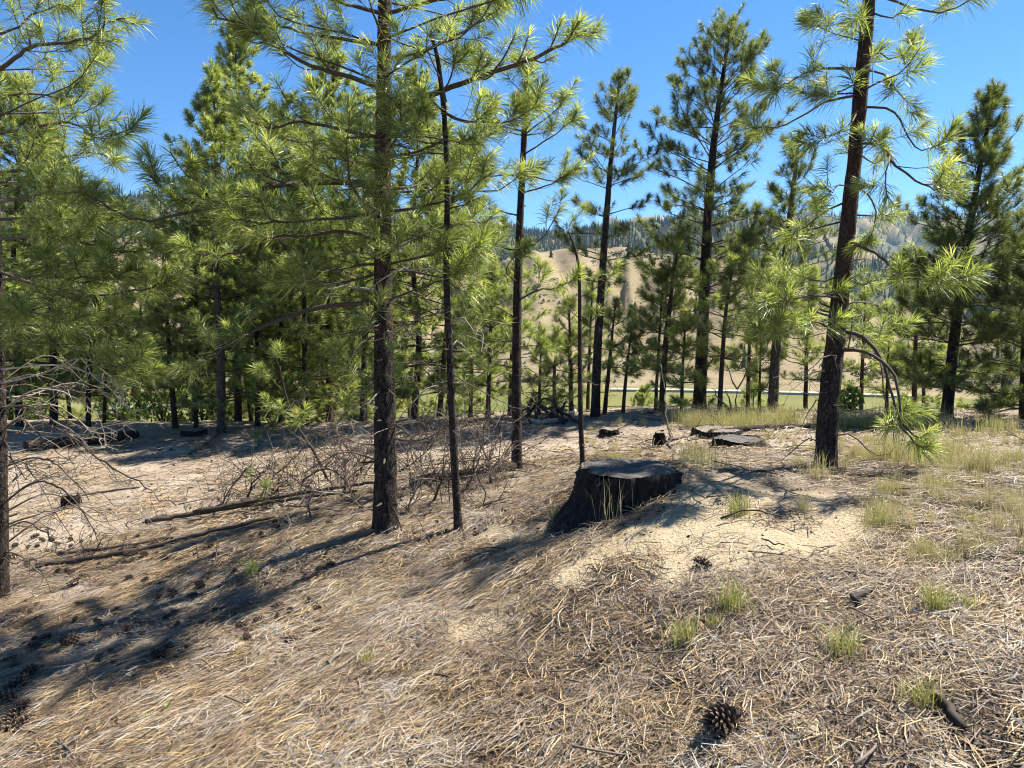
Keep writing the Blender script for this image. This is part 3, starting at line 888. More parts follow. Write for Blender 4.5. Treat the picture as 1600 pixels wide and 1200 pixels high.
near_tree('pine_tree', 'leaning dark pine with sparse needle tufts and drooping right limb, right of the stump', PINE, 'pines on the near slope',
    [(1289, 740, 5.8, 32), (1296, 620, 5.8, 30), (1309, 500, 5.8, 27), (1322, 380, 5.8, 24), (1335, 250, 5.8, 21), (1346, 130, 5.8, 21), (1358, 0, 5.8, 18), (1370, -140, 5.8, 13), (1380, -250, 5.8, 6)],
    [dict(p=[(1340, 108, 5.8), (1300, 107, 5.7), (1262, 112, 5.6), (1235, 128, 5.5), (1208, 146, 5.45)], r=.013, start=.45, spacing=.14),
     dict(p=[(1300, 107, 5.7), (1285, 105, 5.6), (1274, 98, 5.5), (1270, 82, 5.45)], r=.008, start=.8, attach=False, size=1.15),
     dict(p=[(1340, 146, 5.8), (1290, 160, 5.7), (1245, 186, 5.6), (1205, 200, 5.55), (1172, 194, 5.5)], r=.012, start=.75),
     dict(p=[(1338, 170, 5.8), (1328, 195, 5.6), (1300, 212, 5.5), (1285, 205, 5.45)], r=.009, start=.5),
     dict(p=[(1336, 130, 5.8), (1318, 140, 5.6), (1300, 152, 5.5), (1280, 148, 5.5)], r=.007, start=.5),
     dict(p=[(1355, 50, 5.8), (1340, 48, 5.5), (1332, 40, 5.4), (1325, 30, 5.4)], r=.008, start=.6),
     dict(p=[(1355, 108, 5.8), (1385, 118, 5.7), (1405, 146, 5.6), (1430, 165, 5.55)], r=.010, start=.6),
     dict(p=[(1350, 170, 5.8), (1392, 171, 5.7), (1412, 200, 5.65), (1432, 234, 5.6), (1475, 222, 5.55)], r=.012, start=.5, spacing=.18),
     dict(p=[(1350, 100, 5.8), (1370, 80, 5.7), (1390, 92, 5.6), (1412, 84, 5.6), (1428, 68, 5.6)], r=.008, start=.7),
     dict(p=[(1345, 225, 5.8), (1382, 226, 5.5), (1392, 250, 5.3), (1430, 280, 5.1), (1462, 296, 5.0), (1490, 284, 4.9)], r=.014, start=.55, spacing=.12),
     dict(p=[(1390, 245, 5.3), (1386, 270, 5.2), (1384, 305, 5.15)], r=.008, start=.5, attach=False),
     dict(p=[(1345, 222, 5.8), (1365, 215, 5.6), (1375, 225, 5.5), (1384, 235, 5.4)], r=.007, start=.5),
     dict(p=[(1366, -12, 5.8), (1405, 4, 5.8), (1460, 20, 5.8), (1500, 8, 5.8), (1535, -8, 5.8)], r=.013, start=.5),
     dict(p=[(1362, 20, 5.8), (1395, 28, 5.7), (1420, 12, 5.7)], r=.008, start=.7),
     dict(p=[(1340, 292, 5.8), (1358, 305, 5.7), (1368, 340, 5.65), (1360, 372, 5.6)], r=.010, start=.5),
     dict(p=[(1328, 312, 5.8), (1290, 330, 5.9), (1262, 352, 5.9), (1235, 372, 5.9)], r=.010, start=.5),
     dict(p=[(1330, 292, 5.8), (1310, 290, 5.6), (1298, 300, 5.5), (1290, 290, 5.45)], r=.007, start=.5),
     dict(p=[(1312, 462, 5.8), (1268, 462, 5.2), (1225, 472, 4.8), (1190, 482, 4.6)], r=.012, start=.3, spacing=.13),
     dict(p=[(1316, 430, 5.8), (1285, 440, 6.0), (1250, 430, 6.1), (1215, 420, 6.2)], r=.010, start=.3),
     dict(p=[(1308, 500, 5.8), (1270, 505, 5.2), (1235, 520, 4.8), (1205, 512, 4.6)], r=.010, start=.4),
     dict(p=[(1300, 555, 5.8), (1285, 560, 5.5), (1265, 580, 5.3), (1245, 592, 5.2)], r=.006, dead=True, tint=.6),
     dict(p=[(1326, 376, 5.8), (1368, 396, 5.4), (1410, 430, 5.0), (1455, 434, 4.75), (1492, 418, 4.65)], r=.014, start=.55, spacing=.09, tw=(.14, .3)),
     dict(p=[(1410, 430, 5.0), (1440, 428, 4.8), (1470, 440, 4.7), (1520, 430, 4.6)], r=.008, start=.4, attach=False, spacing=.1),
     dict(p=[(1318, 486, 5.8), (1329, 484, 5.7), (1333, 505, 5.65), (1325, 545, 5.6)], r=.014, dead=True, tint=.15),
     dict(p=[(1314, 516, 5.8), (1348, 526, 5.7), (1375, 558, 5.6), (1392, 605, 5.5), (1402, 650, 5.45), (1440, 690, 5.4)], r=.02, start=.75, spacing=.12, tw=(.12, .26)),
     dict(p=[(1312, 545, 5.8), (1350, 549, 5.6), (1390, 576, 5.5), (1405, 620, 5.4), (1410, 668, 5.35), (1450, 700, 5.3)], r=.016, start=.72, spacing=.12, tw=(.12, .26)),
     dict(p=[(1375, 560, 5.6), (1380, 600, 5.5), (1385, 640, 5.45), (1395, 665, 5.4)], r=.007, start=.6, attach=False),
     dict(p=[(1312, 530, 5.8), (1340, 525, 6.0), (1370, 530, 6.1)], r=.008, start=.4)],
    M['char'], 13, (.9, .35), 28, .007, deads=[(560, 720, 5, .25, .6, 0), (380, 560, 4, .3, .6, 1)], auto=dict(s0=.3, whorl=.5, per=2, lmax=.72, tw=(.12, .3), spacing=.2, sides=5, elev=(-10, 30), shape=[(0, .9), (.5, 1), (1, .3)], sub=.15))

near_tree('pine_tree', 'pine at the left edge with bare lower twigs sweeping over the ground', PINE, 'pines on the near slope',
    [(-2, 906, 5.7, 24), (0, 800, 5.7, 22), (-2, 650, 5.7, 20), (-5, 480, 5.7, 19), (-10, 300, 5.7, 17), (-14, 120, 5.7, 15), (-16, 0, 5.7, 11), (-18, -130, 5.7, 5)],
    [dict(p=[(-12, 118, 5.7), (25, 90, 5.6), (48, 72, 5.5), (100, 68, 5.4), (140, 60, 5.3), (165, 42, 5.3), (190, 25, 5.25)], r=.018, start=.3, spacing=.09, tw=(.14, .36)),
     dict(p=[(48, 72, 5.5), (42, 40, 5.5), (32, 10, 5.5), (25, -20, 5.5)], r=.010, attach=False),
     dict(p=[(-12, 165, 5.7), (30, 146, 5.8), (80, 150, 5.9), (110, 165, 5.9), (140, 135, 5.9)], r=.013, spacing=.1),
     dict(p=[(-12, 215, 5.7), (50, 200, 5.5), (110, 192, 5.3), (150, 215, 5.2), (188, 208, 5.15)], r=.014, spacing=.1),
     dict(p=[(-10, 268, 5.7), (60, 262, 5.7), (120, 240, 5.7), (190, 250, 5.7)], r=.013, spacing=.11),
     dict(p=[(-10, 345, 5.7), (80, 342, 5.5), (150, 345, 5.4), (210, 332, 5.3)], r=.015, spacing=.1),
     dict(p=[(-8, 375, 5.7), (60, 370, 5.2), (130, 380, 5.0), (215, 395, 4.9)], r=.015, spacing=.09),
     dict(p=[(-8, 425, 5.7), (80, 452, 5.6), (160, 460, 5.5), (225, 450, 5.4), (268, 438, 5.4)], r=.015, spacing=.09),
     dict(p=[(-6, 440, 5.7), (60, 430, 5.1), (120, 435, 4.9), (190, 430, 4.8)], r=.013, spacing=.1),
     dict(p=[(-6, 505, 5.7), (70, 510, 5.5), (150, 530, 5.3), (215, 555, 5.25)], r=.014, spacing=.09),
     dict(p=[(-6, 545, 5.7), (50, 535, 5.2), (110, 545, 5.0), (170, 570, 4.95), (205, 575, 4.9)], r=.012, spacing=.09),
     dict(p=[(-10, 320, 5.7), (30, 310, 5.0), (80, 300, 4.8), (130, 305, 4.7)], r=.012),
     dict(p=[(-10, 480, 5.7), (20, 485, 5.0), (60, 490, 4.8), (100, 500, 4.75)], r=.010),
     dict(p=[(-14, 60, 5.7), (20, 45, 5.9), (60, 20, 6.0), (110, 10, 6.0)], r=.012),
     dict(p=[(0, 640, 5.7), (50, 636, 5.5), (95, 668, 5.4), (125, 705, 5.35)], r=.008, dead=True, tint=.5, tw=(.2, .5)),
     dict(p=[(0, 690, 5.7), (60, 665, 5.5), (110, 680, 5.4), (160, 722, 5.3), (215, 752, 5.25), (275, 792, 5.2)], r=.011, dead=True, tint=.45, tw=(.2, .55), start=.2),
     dict(p=[(0, 735, 5.7), (55, 715, 5.4), (95, 730, 5.3), (140, 780, 5.2)], r=.009, dead=True, tint=.35, tw=(.2, .5), start=.2),
     dict(p=[(0, 790, 5.7), (50, 755, 5.3), (90, 760, 5.1), (130, 800, 5.0), (155, 845, 5.0)], r=.009, dead=True, tint=.3, tw=(.15, .45), start=.2),
     dict(p=[(0, 830, 5.7), (40, 815, 5.2), (75, 840, 5.0), (100, 875, 4.95)], r=.007, dead=True, tint=.3, tw=(.15, .35), start=.2),
     dict(p=[(0, 600, 5.7), (60, 585, 5.4), (130, 560, 5.2), (180, 600, 5.1), (200, 640, 5.05)], r=.008, dead=True, tint=.9, tw=(.2, .5), start=.2),
     dict(p=[(0, 575, 5.7), (90, 570, 5.2), (150, 590, 5.0), (195, 635, 4.95)], r=.007, dead=True, tint=1.0, tw=(.2, .5), start=.4)],
    M['char'], 14, (9, 0), 16, .005, deads=[(590, 880, 26, .5, 1.3, 1)], auto=dict(s0=.4, whorl=.6, per=3, lmax=1.2, tw=(.16, .42), spacing=.16, sides=5, elev=(-5, 45)))

near_tree('pine_tree', 'straight slim pine behind the brush heap, midway between burnt sapling and stump', PINE, 'pines on the near slope',
    [(808, 736, 7.6, 17), (807, 620, 7.6, 15), (808, 500, 7.6, 14), (811, 380, 7.6, 12), (816, 270, 7.6, 10), (821, 170, 7.6, 8), (824, 90, 7.6, 4)],
    [dict(p=[(816, 240, 7.6), (845, 225, 7.5), (875, 205, 7.45), (902, 185, 7.4)], r=.010, start=.45),
     dict(p=[(816, 195, 7.6), (842, 180, 7.6), (868, 162, 7.6), (890, 145, 7.6)], r=.010, start=.5),
     dict(p=[(814, 300, 7.6), (850, 292, 7.5), (885, 272, 7.4), (908, 258, 7.4)], r=.010, start=.35),
     dict(p=[(810, 392, 7.6), (840, 378, 7.5), (862, 350, 7.45), (875, 325, 7.4)], r=.010, start=.45),
     dict(p=[(808, 470, 7.6), (838, 455, 7.4), (870, 450, 7.3), (902, 436, 7.25)], r=.012, start=.25, spacing=.09),
     dict(p=[(808, 510, 7.6), (780, 505, 7.4), (745, 500, 7.3), (725, 520, 7.3)], r=.010, start=.3, spacing=.1),
     dict(p=[(808, 500, 7.6), (770, 478, 7.7), (740, 490, 7.7)], r=.010, start=.3),
     dict(p=[(808, 575, 7.6), (775, 570, 7.5), (745, 590, 7.4), (735, 600, 7.4)], r=.008, start=.3),
     dict(p=[(810, 340, 7.6), (780, 330, 7.5), (745, 320, 7.4)], r=.010, start=.35),
     dict(p=[(810, 390, 7.6), (775, 385, 7.5), (750, 370, 7.4)], r=.010, start=.35),
     dict(p=[(807, 440, 7.6), (790, 425, 7.3), (800, 405, 7.2), (815, 395, 7.2)], r=.008, start=.4),
     dict(p=[(808, 545, 7.6), (838, 540, 7.5), (860, 550, 7.4)], r=.007, start=.3)],
    M['char'], 15, (9, 0), 16, .004, deads=[(560, 720, 7, .2, .55, 0)], tkind='near', auto=dict(s0=.72, whorl=.3, per=4, lmax=.6, tw=(.12, .25), spacing=.14, sides=5))

near_tree('pine_sapling', 'thin bare pole of a pine bending over at its tip, directly behind the stump', PINE, 'pines on the near slope',
    [(911, 716, 7.2, 8), (907, 640, 7.2, 7.5), (906, 540, 7.2, 6.5), (905, 430, 7.2, 5), (898, 388, 7.2, 3.5), (888, 362, 7.2, 2.5)],
    [dict(p=[(888, 364, 7.2), (889, 356, 7.2), (892, 348, 7.2), (897, 340, 7.2)], r=.004, start=.9, attach=False, size=.75),
     dict(p=[(906, 470, 7.2), (925, 455, 7.2), (945, 440, 7.2), (960, 425, 7.2)], r=.006, start=.5, size=.7, sub=.1),
     dict(p=[(906, 520, 7.2), (925, 500, 7.2), (940, 480, 7.2)], r=.005, start=.5, size=.7, sub=.1),
     dict(p=[(906, 500, 7.2), (890, 485, 7.1), (880, 478, 7.1)], r=.005, start=.5, size=.7, sub=.1)],
    M['char'], 16, (9, 0), 12, .002, deads=[(560, 700, 4, .15, .35, 0)])

# ------------------------------------------------------------------ pines along the crest
def crest_pine(label, trunk, auto, seed, mat='brown', deads=(), group='pines along the crest', sides=12):
    return near_tree('pine_tree', label, PINE, group, trunk, [], M[mat], seed, (9, 0), sides, .004, deads, 'needle' if trunk[0][3] < 10.5 else 'needle_backlit', 'mid', auto)  # thick-trunked pines take the needle copy with backlight darkness in its colour

crest_pine('tall narrow pine with a bare lower trunk, leaning right beyond the stump',
    [(930, 648, 12.1, 15), (934, 540, 12.1, 13), (943, 400, 12.1, 11), (954, 260, 12.1, 8), (968, 122, 12.1, 3)],
    dict(s0=.40, whorl=.42, per=4, lmax=1.0, spacing=.12, shape=[(0, .9), (.4, .95), (.7, .8), (.9, .35), (1, .15)], elev=(5, 45), size=.95), 31, 'char', [(480, 620, 8, .2, .6, 0)])
crest_pine('tallest dark full-crowned pine against the sky right of centre',
    [(1092, 652, 12.4, 21), (1097, 540, 12.4, 19), (1103, 400, 12.4, 16), (1112, 260, 12.4, 12), (1125, 150, 12.4, 8), (1142, 38, 12.4, 3)],
    dict(s0=.30, whorl=.34, per=5, lmax=1.5, spacing=.115, tw=(.14, .42), shape=[(0, .8), (.2, 1), (.55, .95), (.8, .55), (.93, .28), (1, .14)], elev=(8, 50), size=.95, r=.016), 32, 'char', [(470, 630, 9, .3, .8, 0)])
crest_pine('pine with a feathery pointed crown just left of the leaning dark trunk',
    [(1207, 650, 11.9, 16), (1213, 540, 11.9, 14), (1227, 400, 11.9, 11), (1240, 290, 11.9, 7), (1249, 205, 11.9, 3)],
    dict(s0=.28, whorl=.36, per=5, lmax=.95, spacing=.13, elev=(5, 55), size=.95), 33, 'grey', [(540, 640, 8, .2, .6, 0)])
crest_pine('broad cone-shaped pine standing on the grass at the right',
    [(1478, 662, 10.6, 17), (1492, 520, 10.6, 15), (1508, 400, 10.6, 12), (1528, 280, 10.6, 8), (1552, 148, 10.6, 3)],
    dict(s0=.10, whorl=.30, per=6, lmax=1.25, spacing=.115, tw=(.14, .4), shape=[(0, .75), (.2, 1), (.5, .8), (.75, .5), (.9, .25), (1, .1)], elev=(0, 60), size=.95, r=.014), 34, 'char')
crest_pine('low dense pine cut off by the right edge of the view',
    [(1600, 690, 9.9, 16), (1602, 560, 9.9, 13), (1604, 450, 9.9, 8), (1606, 380, 9.9, 3)],
    dict(s0=.08, whorl=.26, per=6, lmax=1.15, spacing=.12, elev=(-5, 55), size=.95), 35, 'char')
crest_pine('bushy young pine with foliage almost to the ground, left of the tall narrow pine',
    [(893, 650, 12.6, 8), (891, 560, 12.6, 6), (889, 468, 12.6, 2)],
    dict(s0=.15, whorl=.26, per=4, lmax=.55, spacing=.15, elev=(5, 55), size=.9), 36)
crest_pine('small leafy pine at the end of the dark brush heap',
    [(868, 652, 13, 7), (866, 590, 13, 5), (872, 510, 13, 2)],
    dict(s0=.2, whorl=.27, per=4, lmax=.5, spacing=.13, elev=(5, 55), size=.9), 37)
crest_pine('thin tilted young pine right beside the tall narrow pine',
    [(944, 650, 12.3, 7), (952, 570, 12.3, 6), (962, 470, 12.3, 2)],
    dict(s0=.45, whorl=.26, per=4, lmax=.5, spacing=.13, elev=(5, 50), size=.9), 38)
crest_pine('spindly young pine in front of the tan hillside, second right of the tall narrow pine',
    [(973, 650, 12.2, 6), (978, 590, 12.2, 5), (988, 500, 12.2, 2)],
    dict(s0=.4, whorl=.27, per=4, lmax=.5, spacing=.13, elev=(5, 50), size=.9), 39)
crest_pine('tilted medium pine with a rounded green crown, left of the tallest dark pine',
    [(1033, 652, 11.9, 10), (1040, 540, 11.9, 9), (1050, 450, 11.9, 6), (1062, 368, 11.9, 2)],
    dict(s0=.25, whorl=.28, per=4, lmax=.75, spacing=.15, elev=(0, 50), size=.95), 40)
crest_pine('slim second pine stem growing close behind the tilted medium pine',
    [(1024, 652, 12.3, 6), (1027, 580, 12.3, 5), (1036, 430, 12.3, 2)],
    dict(s0=.35, whorl=.33, per=5, lmax=.6, spacing=.13, elev=(5, 50), size=.95), 41)
crest_pine('bright bushy young pine at the foot of the tallest dark pine',
    [(1066, 655, 11.6, 7), (1066, 590, 11.6, 5), (1072, 485, 11.6, 2)],
    dict(s0=.12, whorl=.25, per=4, lmax=.6, spacing=.15, elev=(0, 50), size=.95), 42)
crest_pine('thin pine between the tallest dark pine and the forked bare shrub',
    [(1124, 654, 11.4, 8), (1128, 570, 11.4, 7), (1136, 470, 11.4, 5), (1152, 385, 11.4, 2)],
    dict(s0=.35, whorl=.3, per=5, lmax=.75, spacing=.15, elev=(0, 50), size=.95), 43)
crest_pine('young pine with pale foliage beside the slim straight pine',
    [(762, 665, 12.8, 8), (765, 560, 12.8, 6), (770, 415, 12.8, 2)],
    dict(s0=.2, whorl=.3, per=5, lmax=.75, spacing=.13, elev=(0, 50), size=.95), 44)

for k, (lb, u, dd, w, vt, ln, lm) in enumerate([
    ('thin young pine left of the bushy young pine by the far brush heap', 842, 13.2, 6, 520, 4, .5),
    ('slender pine with light foliage between bare pole and tall narrow pine', 918, 13.4, 6, 440, 8, .55),
    ('light young pine behind the forked bare shrub', 1168, 12.8, 7, 415, 8, .75),
    ('small young pine between forked shrub and feathery pine', 1186, 12.2, 5, 520, 3, .5),
    ('slender young pine just left of the leaning dark trunk', 1258, 12.6, 7, 420, 8, .7),
    ('young pine beyond the crest right of the leaning dark trunk', 1345, 13.5, 7, 450, 8, .75),
    ('short young pine on the right crest before the tan hill', 1385, 12.6, 6, 520, 4, .55),
    ('young pine left of the broad cone-shaped pine', 1428, 12.2, 8, 400, 8, .8),
    ('slim young pine behind the slim straight pine', 796, 13.2, 7, 400, 12, .7),
    ('pale young pine between burnt sapling and slim straight pine', 735, 13.4, 7, 440, 8, .65)]):
    crest_pine(lb, [(u, 652, dd, w), (u + ln * .3, (652 + vt) / 2 + 20, dd, w * .75), (u + ln, vt, dd, 2)], dict(s0=.25, whorl=.3, per=4, lmax=lm, spacing=.15, elev=(0, 50), size=.95, merge=True), 140 + k)

# background wood on the left: prototypes copied
def back_pine(label, u, d, wpx, vtop, lean, auto, seed, mat='char', kind='back'):
    p = px(u, 660, d); zb = float(height(p[0], p[1])[0])
    q = px(u + lean, vtop, d)
    base = np.array((p[0], p[1], zb)); top = q
    rng = np.random.default_rng(seed)
    r0 = wpx / 2 * d / F
    n = 5
    P = [base * (1 - t) + top * t + np.r_[rng.normal(0, .04, 2) * (0 < t < 1), 0] for t in np.linspace(0, 1, n)]
    P[0] = base - UP * .1
    root = link('pine_tree', None, None, label, PINE, 'pines crowding the left background', None, base)
    me, Q, rr = trunk_mesh(np.array(P), [r0, r0 * .85, r0 * .65, r0 * .4, r0 * .12], 10, M[mat], .004, seed, base, (9, 0), .12)
    link('trunk', me, root)
    auto_branches(root, Q, rr, base, rng, tkind=kind, needle='needle', merge=True, **auto)
    return root
DENSE = dict(s0=.10, whorl=.42, per=6, lmax=1.9, spacing=.17, tw=(.2, .5), elev=(-5, 50), size=1.15, r=.02)
FULL = dict(s0=.11, whorl=.40, per=5, lmax=1.5, spacing=.17, tw=(.2, .45), elev=(-5, 50), size=1.15, r=.018)
SLIM = dict(s0=.2, whorl=.42, per=5, lmax=1.0, spacing=.16, tw=(.16, .4), elev=(0, 50), size=1.1, r=.014)
backs = [
 ('tall spire-topped pine rising above the left background wood', 372, 17.5, 11, 42, -6, DENSE),
 ('grey-trunked pine at the terrace edge under the spire-topped pine', 345, 15.3, 14, 118, -12, FULL),
 ('short dark pine with a leaning trunk in the gap of the left wood', 274, 16.2, 9, 345, -20, SLIM),
 ('pine filling the wood between spire-topped pine and the thick charred trunk', 440, 16.6, 9, 150, 10, FULL),
 ('pine showing just behind the thick charred trunk, on its left side', 515, 16.8, 10, 70, 6, FULL),
 ('stout dark trunk second from the left edge of the background wood', 84, 16.4, 12, 190, -8, FULL),
 ('dark trunk nearest the left edge of the background wood', 30, 16.2, 11, 120, -5, DENSE),
 ('dark straight trunk third from the left edge of the background wood', 137, 16.4, 8, 320, 12, SLIM),
 ('small pine behind the low dead twigs at the left terrace edge', 162, 17, 5, 420, 3, SLIM),
 ('pine behind the brush heap, right of the thick charred trunk', 646, 14.3, 11, 130, 4, DENSE),
 ('pine behind the burnt sapling, at the back of the brush heap', 686, 13.9, 9, 220, 26, FULL),
 ('slim pine right of the grey-trunked pine on the terrace edge', 306, 16.4, 7, 260, -3, SLIM),
 ('dark pine trunk just right of the spire-topped pine', 402, 16.2, 8, 230, 3, SLIM),
 ('dark pine deep in the wood, left of the thick charred trunk', 478, 15.8, 9, 260, -4, FULL),
 ('dark pine hidden mostly by the thick charred trunk', 566, 15.2, 9, 150, 4, FULL),
]
for i, (lb, u, d, w, vt, ln, au) in enumerate(backs):
    back_pine(lb, u, d, w, vt, ln, au, 60 + i, 'grey' if u == 345 else 'char')

def copy_tree(o, **kw):
    c = o.copy(); COL.objects.link(c)
    for k, v in kw.items(): c[k] = v
    for ch in o.children:
        d = ch.copy(); COL.objects.link(d); d.parent = c
    return c
protos = [back_pine('green pine rising from the slope just below the left crest', 215, 21, 7, 400, 0, FULL, 90),
          back_pine('green pine rising from the slope just below the left crest', 520, 20, 7, 330, 0, DENSE, 91),
          back_pine('green pine rising from the slope just below the left crest', 600, 22, 7, 420, 0, SLIM, 92)]
for i, p in enumerate(protos): p['group'] = 'pines on the slope below the left crest'
rng = np.random.default_rng(77)
for k, (u, d, s) in enumerate([(20, 20, 1.1), (60, 24, 1.2), (110, 20, .8), (165, 27, 1.0), (300, 22, 1.0), (335, 25, 1.2), (395, 20, 1.0), (430, 24, 1.2), (475, 22, 1.1), (545, 24, 1.2), (570, 19, .9), (640, 20, .85), (690, 24, .8), (-40, 22, 1.3), (455, 19, .7), (740, 30, .9)]):
    c = copy_tree(protos[k % 3], label='green pine rising from the slope just below the left crest')
    p = px(u, 650, d)
    c.location = (p[0], p[1], float(height(p[0], p[1])[0]) - .1)
    c.rotation_euler = (rng.normal(0, .03), rng.normal(0, .03), rng.uniform(0, 6.28)); c.scale = (s, s, s)
rng = np.random.default_rng(78)
for k, (u, d, s, lb) in enumerate([(1010, 27, .8, 'pine on the slope below the crest, seen between young pines'), (1175, 24, .75, 'small pine below the crest behind the forked bare shrub'), (1400, 26, .62, 'small pine on the slope in front of the tan hill at right'), (1560, 17, .8, 'dark pine behind the broad cone-shaped pine at right'), (1440, 15, .6, 'dark low pine left of the broad cone-shaped pine'), (830, 32, .8, 'pine below the crest behind the slim straight pine')]):
    c = copy_tree(protos[(k * 2) % 3], label=lb, group='pines on the slope below the crest')
    p = px(u, 650, d)
    c.location = (p[0], p[1], float(height(p[0], p[1])[0]) - .1)
    c.rotation_euler = (0, 0, rng.uniform(0, 6.28)); c.scale = (s, s, s)

# ------------------------------------------------------------------ stumps
def on_ground(u, v, lift=0.0):
    """ground point seen at pixel (u, v): march the ray"""
    d = np.geomspace(1.2, 40, 1500)
    P = px(u, v, 1.0) - CAM
    Q = CAM + d[:, None] * P
    z = height(Q[:, 0], Q[:, 1])
    i = int(np.argmax(Q[:, 2] < z))
    p = Q[i].copy(); p[2] = z[i] + lift
    return p

def stump(label, u, v, d, diam, htop, seed, flare, cutmat, root_ang=None, name='tree_stump', squash=1.0):
    """v is the row of the centre of the cut face"""
    rng = np.random.default_rng(seed)
    if d is None:
        c = on_ground(u, v); c[1] += diam * .5
        base = np.array((c[0], c[1], float(height(c[0], c[1])[0])))
    else:
        c = px(u, v, d); base = np.array((c[0], c[1], c[2] - htop))
    root = link(name, None, None, label, 'stump', 'cut tree stumps', None, base)
    na, nl = 96, 26
    th = np.arange(na) * 2 * math.pi / na
    hs = np.linspace(-.25, htop, nl)
    ring = np.stack([np.cos(th) * 1.3, np.sin(th) * 1.3], 1)
    out = 1 + .05 * vnoise(ring * 1.5, seed) + .025 * vnoise(ring * 5, seed + 1)
    lobes = .5 + .5 * vnoise(ring * 2.0, seed + 2)
    if root_ang is not None: lobes = lobes * .6 + 1.75 * np.exp(-((np.angle(np.exp(1j * (th - root_ang)))) / .55) ** 2)
    rim = diam * (.028 * vnoise(ring * 2.2, seed + 8) + .03 * np.maximum(0, vnoise(ring * 9, seed + 12)) ** 1.0 - .02 * np.maximum(0, vnoise(ring * 6, seed + 13)))
    V = []
    for h in hs:
        t = np.clip(1 - h / htop, 0, 2)
        q = np.c_[ring * 8, np.full(na, h * 9)]
        bark = .042 * (1 - 2 * np.abs(vnoise(q, seed + 4))) + .014 * vnoise(q * 2.7, seed + 5)
        r = diam / 2 * out * (1 + flare * lobes * t ** 1.7) + bark * (1 if h < htop - .02 else .6)
        V.append(np.c_[r * np.cos(th), r * np.sin(th) * squash, np.full(na, h) + (rim if h > htop - .03 else 0)])
    top = V[-1]
    V = np.concatenate(V)
    i = np.arange(nl - 1)[:, None] * na; j = np.arange(na)[None]; k = (j + 1) % na
    Q = np.stack([i + j, i + k, i + na + k, i + na + j], -1).reshape(-1, 4)
    link('bark', to_mesh('bark', V, None, Q, M['stump_bark'], True), root)
    rings = [1.0, .93, .8, .6, .4, .2]
    W = []
    for f in rings:
        p = top * (f, f, 1); p[:, 2] = np.where(f > .9, top[:, 2] * .5 + top[:, 2].mean() * .5, top[:, 2].mean()) + .006 * vnoise(p[:, :2] * 14, seed + 9) + (.004 if f < 1 else 0) - (.012 if .85 < f < 1 else 0) + .012 * vnoise(p[:, :2] * 5, seed + 20)
        W.append(p)
    W = np.concatenate(W); W = np.r_[W, [[0, 0, top[:, 2].mean()]]]
    i = np.arange(len(rings) - 1)[:, None] * na
    Q = np.stack([i + j, i + k, i + na + k, i + na + j], -1).reshape(-1, 4)
    m = (len(rings) - 1) * na; jj = np.arange(na)
    T = np.stack([m + jj, m + (jj + 1) % na, np.full(na, len(W) - 1)], 1)
    link('cut_face', to_mesh('cut_face', W, T, Q, cutmat, True), root)
    return root
stump('large charred stump with a flat grey top on the sandy mound', 983, 732, 4.85, .64, .42, 5, .5, M['cut'], R(205))
stump('low grey-topped stump in the grass left of the leaning dark trunk', 1166, 702, None, .52, .095, 6, .15, M['cut'])
stump('low brown-topped stump right behind the grey-topped one', 1130, 686, None, .56, .085, 7, .15, M['cut_brown'])
stump('tiny dark stump at the edge of the left terrace', 296, 684, None, .45, .16, 8, .2, M['cut_brown'])
stump('short charred stub sticking up behind the large stump', 1031, 697, None, .075, .14, 9, .3, M['cut_brown'])
stump('low broken stump on the orange needles behind the large stump', 954, 682, None, .2, .08, 10, .3, M['cut_brown'])
stump('small dark stub standing in the bare ground at left', 107, 792, None, .13, .13, 12, .3, M['cut_brown'])

# ------------------------------------------------------------------ fallen wood, sticks
def fallen(name, label, cat, group, uv, r0, r1, seed, lift=None, twigs=0, sides=8, mat='twig', tint=.15, tw=(.15, .4), wob=.012, air=()):
    rng = np.random.default_rng(seed)
    lift = (r0 * .7 + (.022 if name == 'stick' else .008)) if lift is None else lift
    P = np.array([on_ground(u, v, lift) for u, v in uv])
    for i, h in air: P[i][2] += h
    n = max(6, int(plen(P) / .08)); Q = spath(P, n)
    zg = height(Q[:, 0], Q[:, 1]) + np.linspace(r0, r1, n) * .5
    Q[:, 2] = np.maximum(Q[:, 2], zg)
    Q = Q + rng.normal(0, wob, (n, 3)) * np.array((1, 1, .3))
    base = Q[0].copy()
    G = Geo(); G.tube(Q, np.linspace(r0, r1, n), sides, (r0 * .18, 10, seed), attr=tint)
    T = norm(np.gradient(Q, axis=0))
    B = Geo()
    for k in range(twigs):
        i = rng.integers(1, n - 1); d = norm(T[i] * rng.uniform(-.2, .9) + rng.normal(0, .8, 3) + UP * rng.uniform(.1, 1.0))
        l = rng.uniform(*tw)
        q = spath([Q[i], Q[i] + d * l * .4 + rng.normal(0, .08, 3) * l, Q[i] + d * l * .8 + rng.normal(0, .15, 3) * l, Q[i] + d * l - UP * l * .15 + rng.normal(0, .15, 3) * l], 7)
        ta = float(np.clip(tint + rng.normal(.1, .2), 0, 1))
        rr = rng.uniform(.0028, .0058)
        B.tube(q, np.linspace(rr, .002, 7), 4, attr=ta, cap=False)
        for _ in range(rng.integers(0, 4)):
            j = rng.integers(2, 6); d2 = norm(d + rng.normal(0, .8, 3)); l2 = l * rng.uniform(.25, .5)
            B.tube(spath([q[j], q[j] + d2 * l2 * .5, q[j] + d2 * l2 + rng.normal(0, .1, 3) * l2], 5), np.linspace(rr * .7, .0018, 5), 3, attr=ta, cap=False)
    o = link(name, G.mesh(name, M[mat], True, base), None, label, cat, group, None, base)
    if twigs: link('twigs', B.mesh('twigs', M['twig'], True, base), o, kind='stuff')
    return o

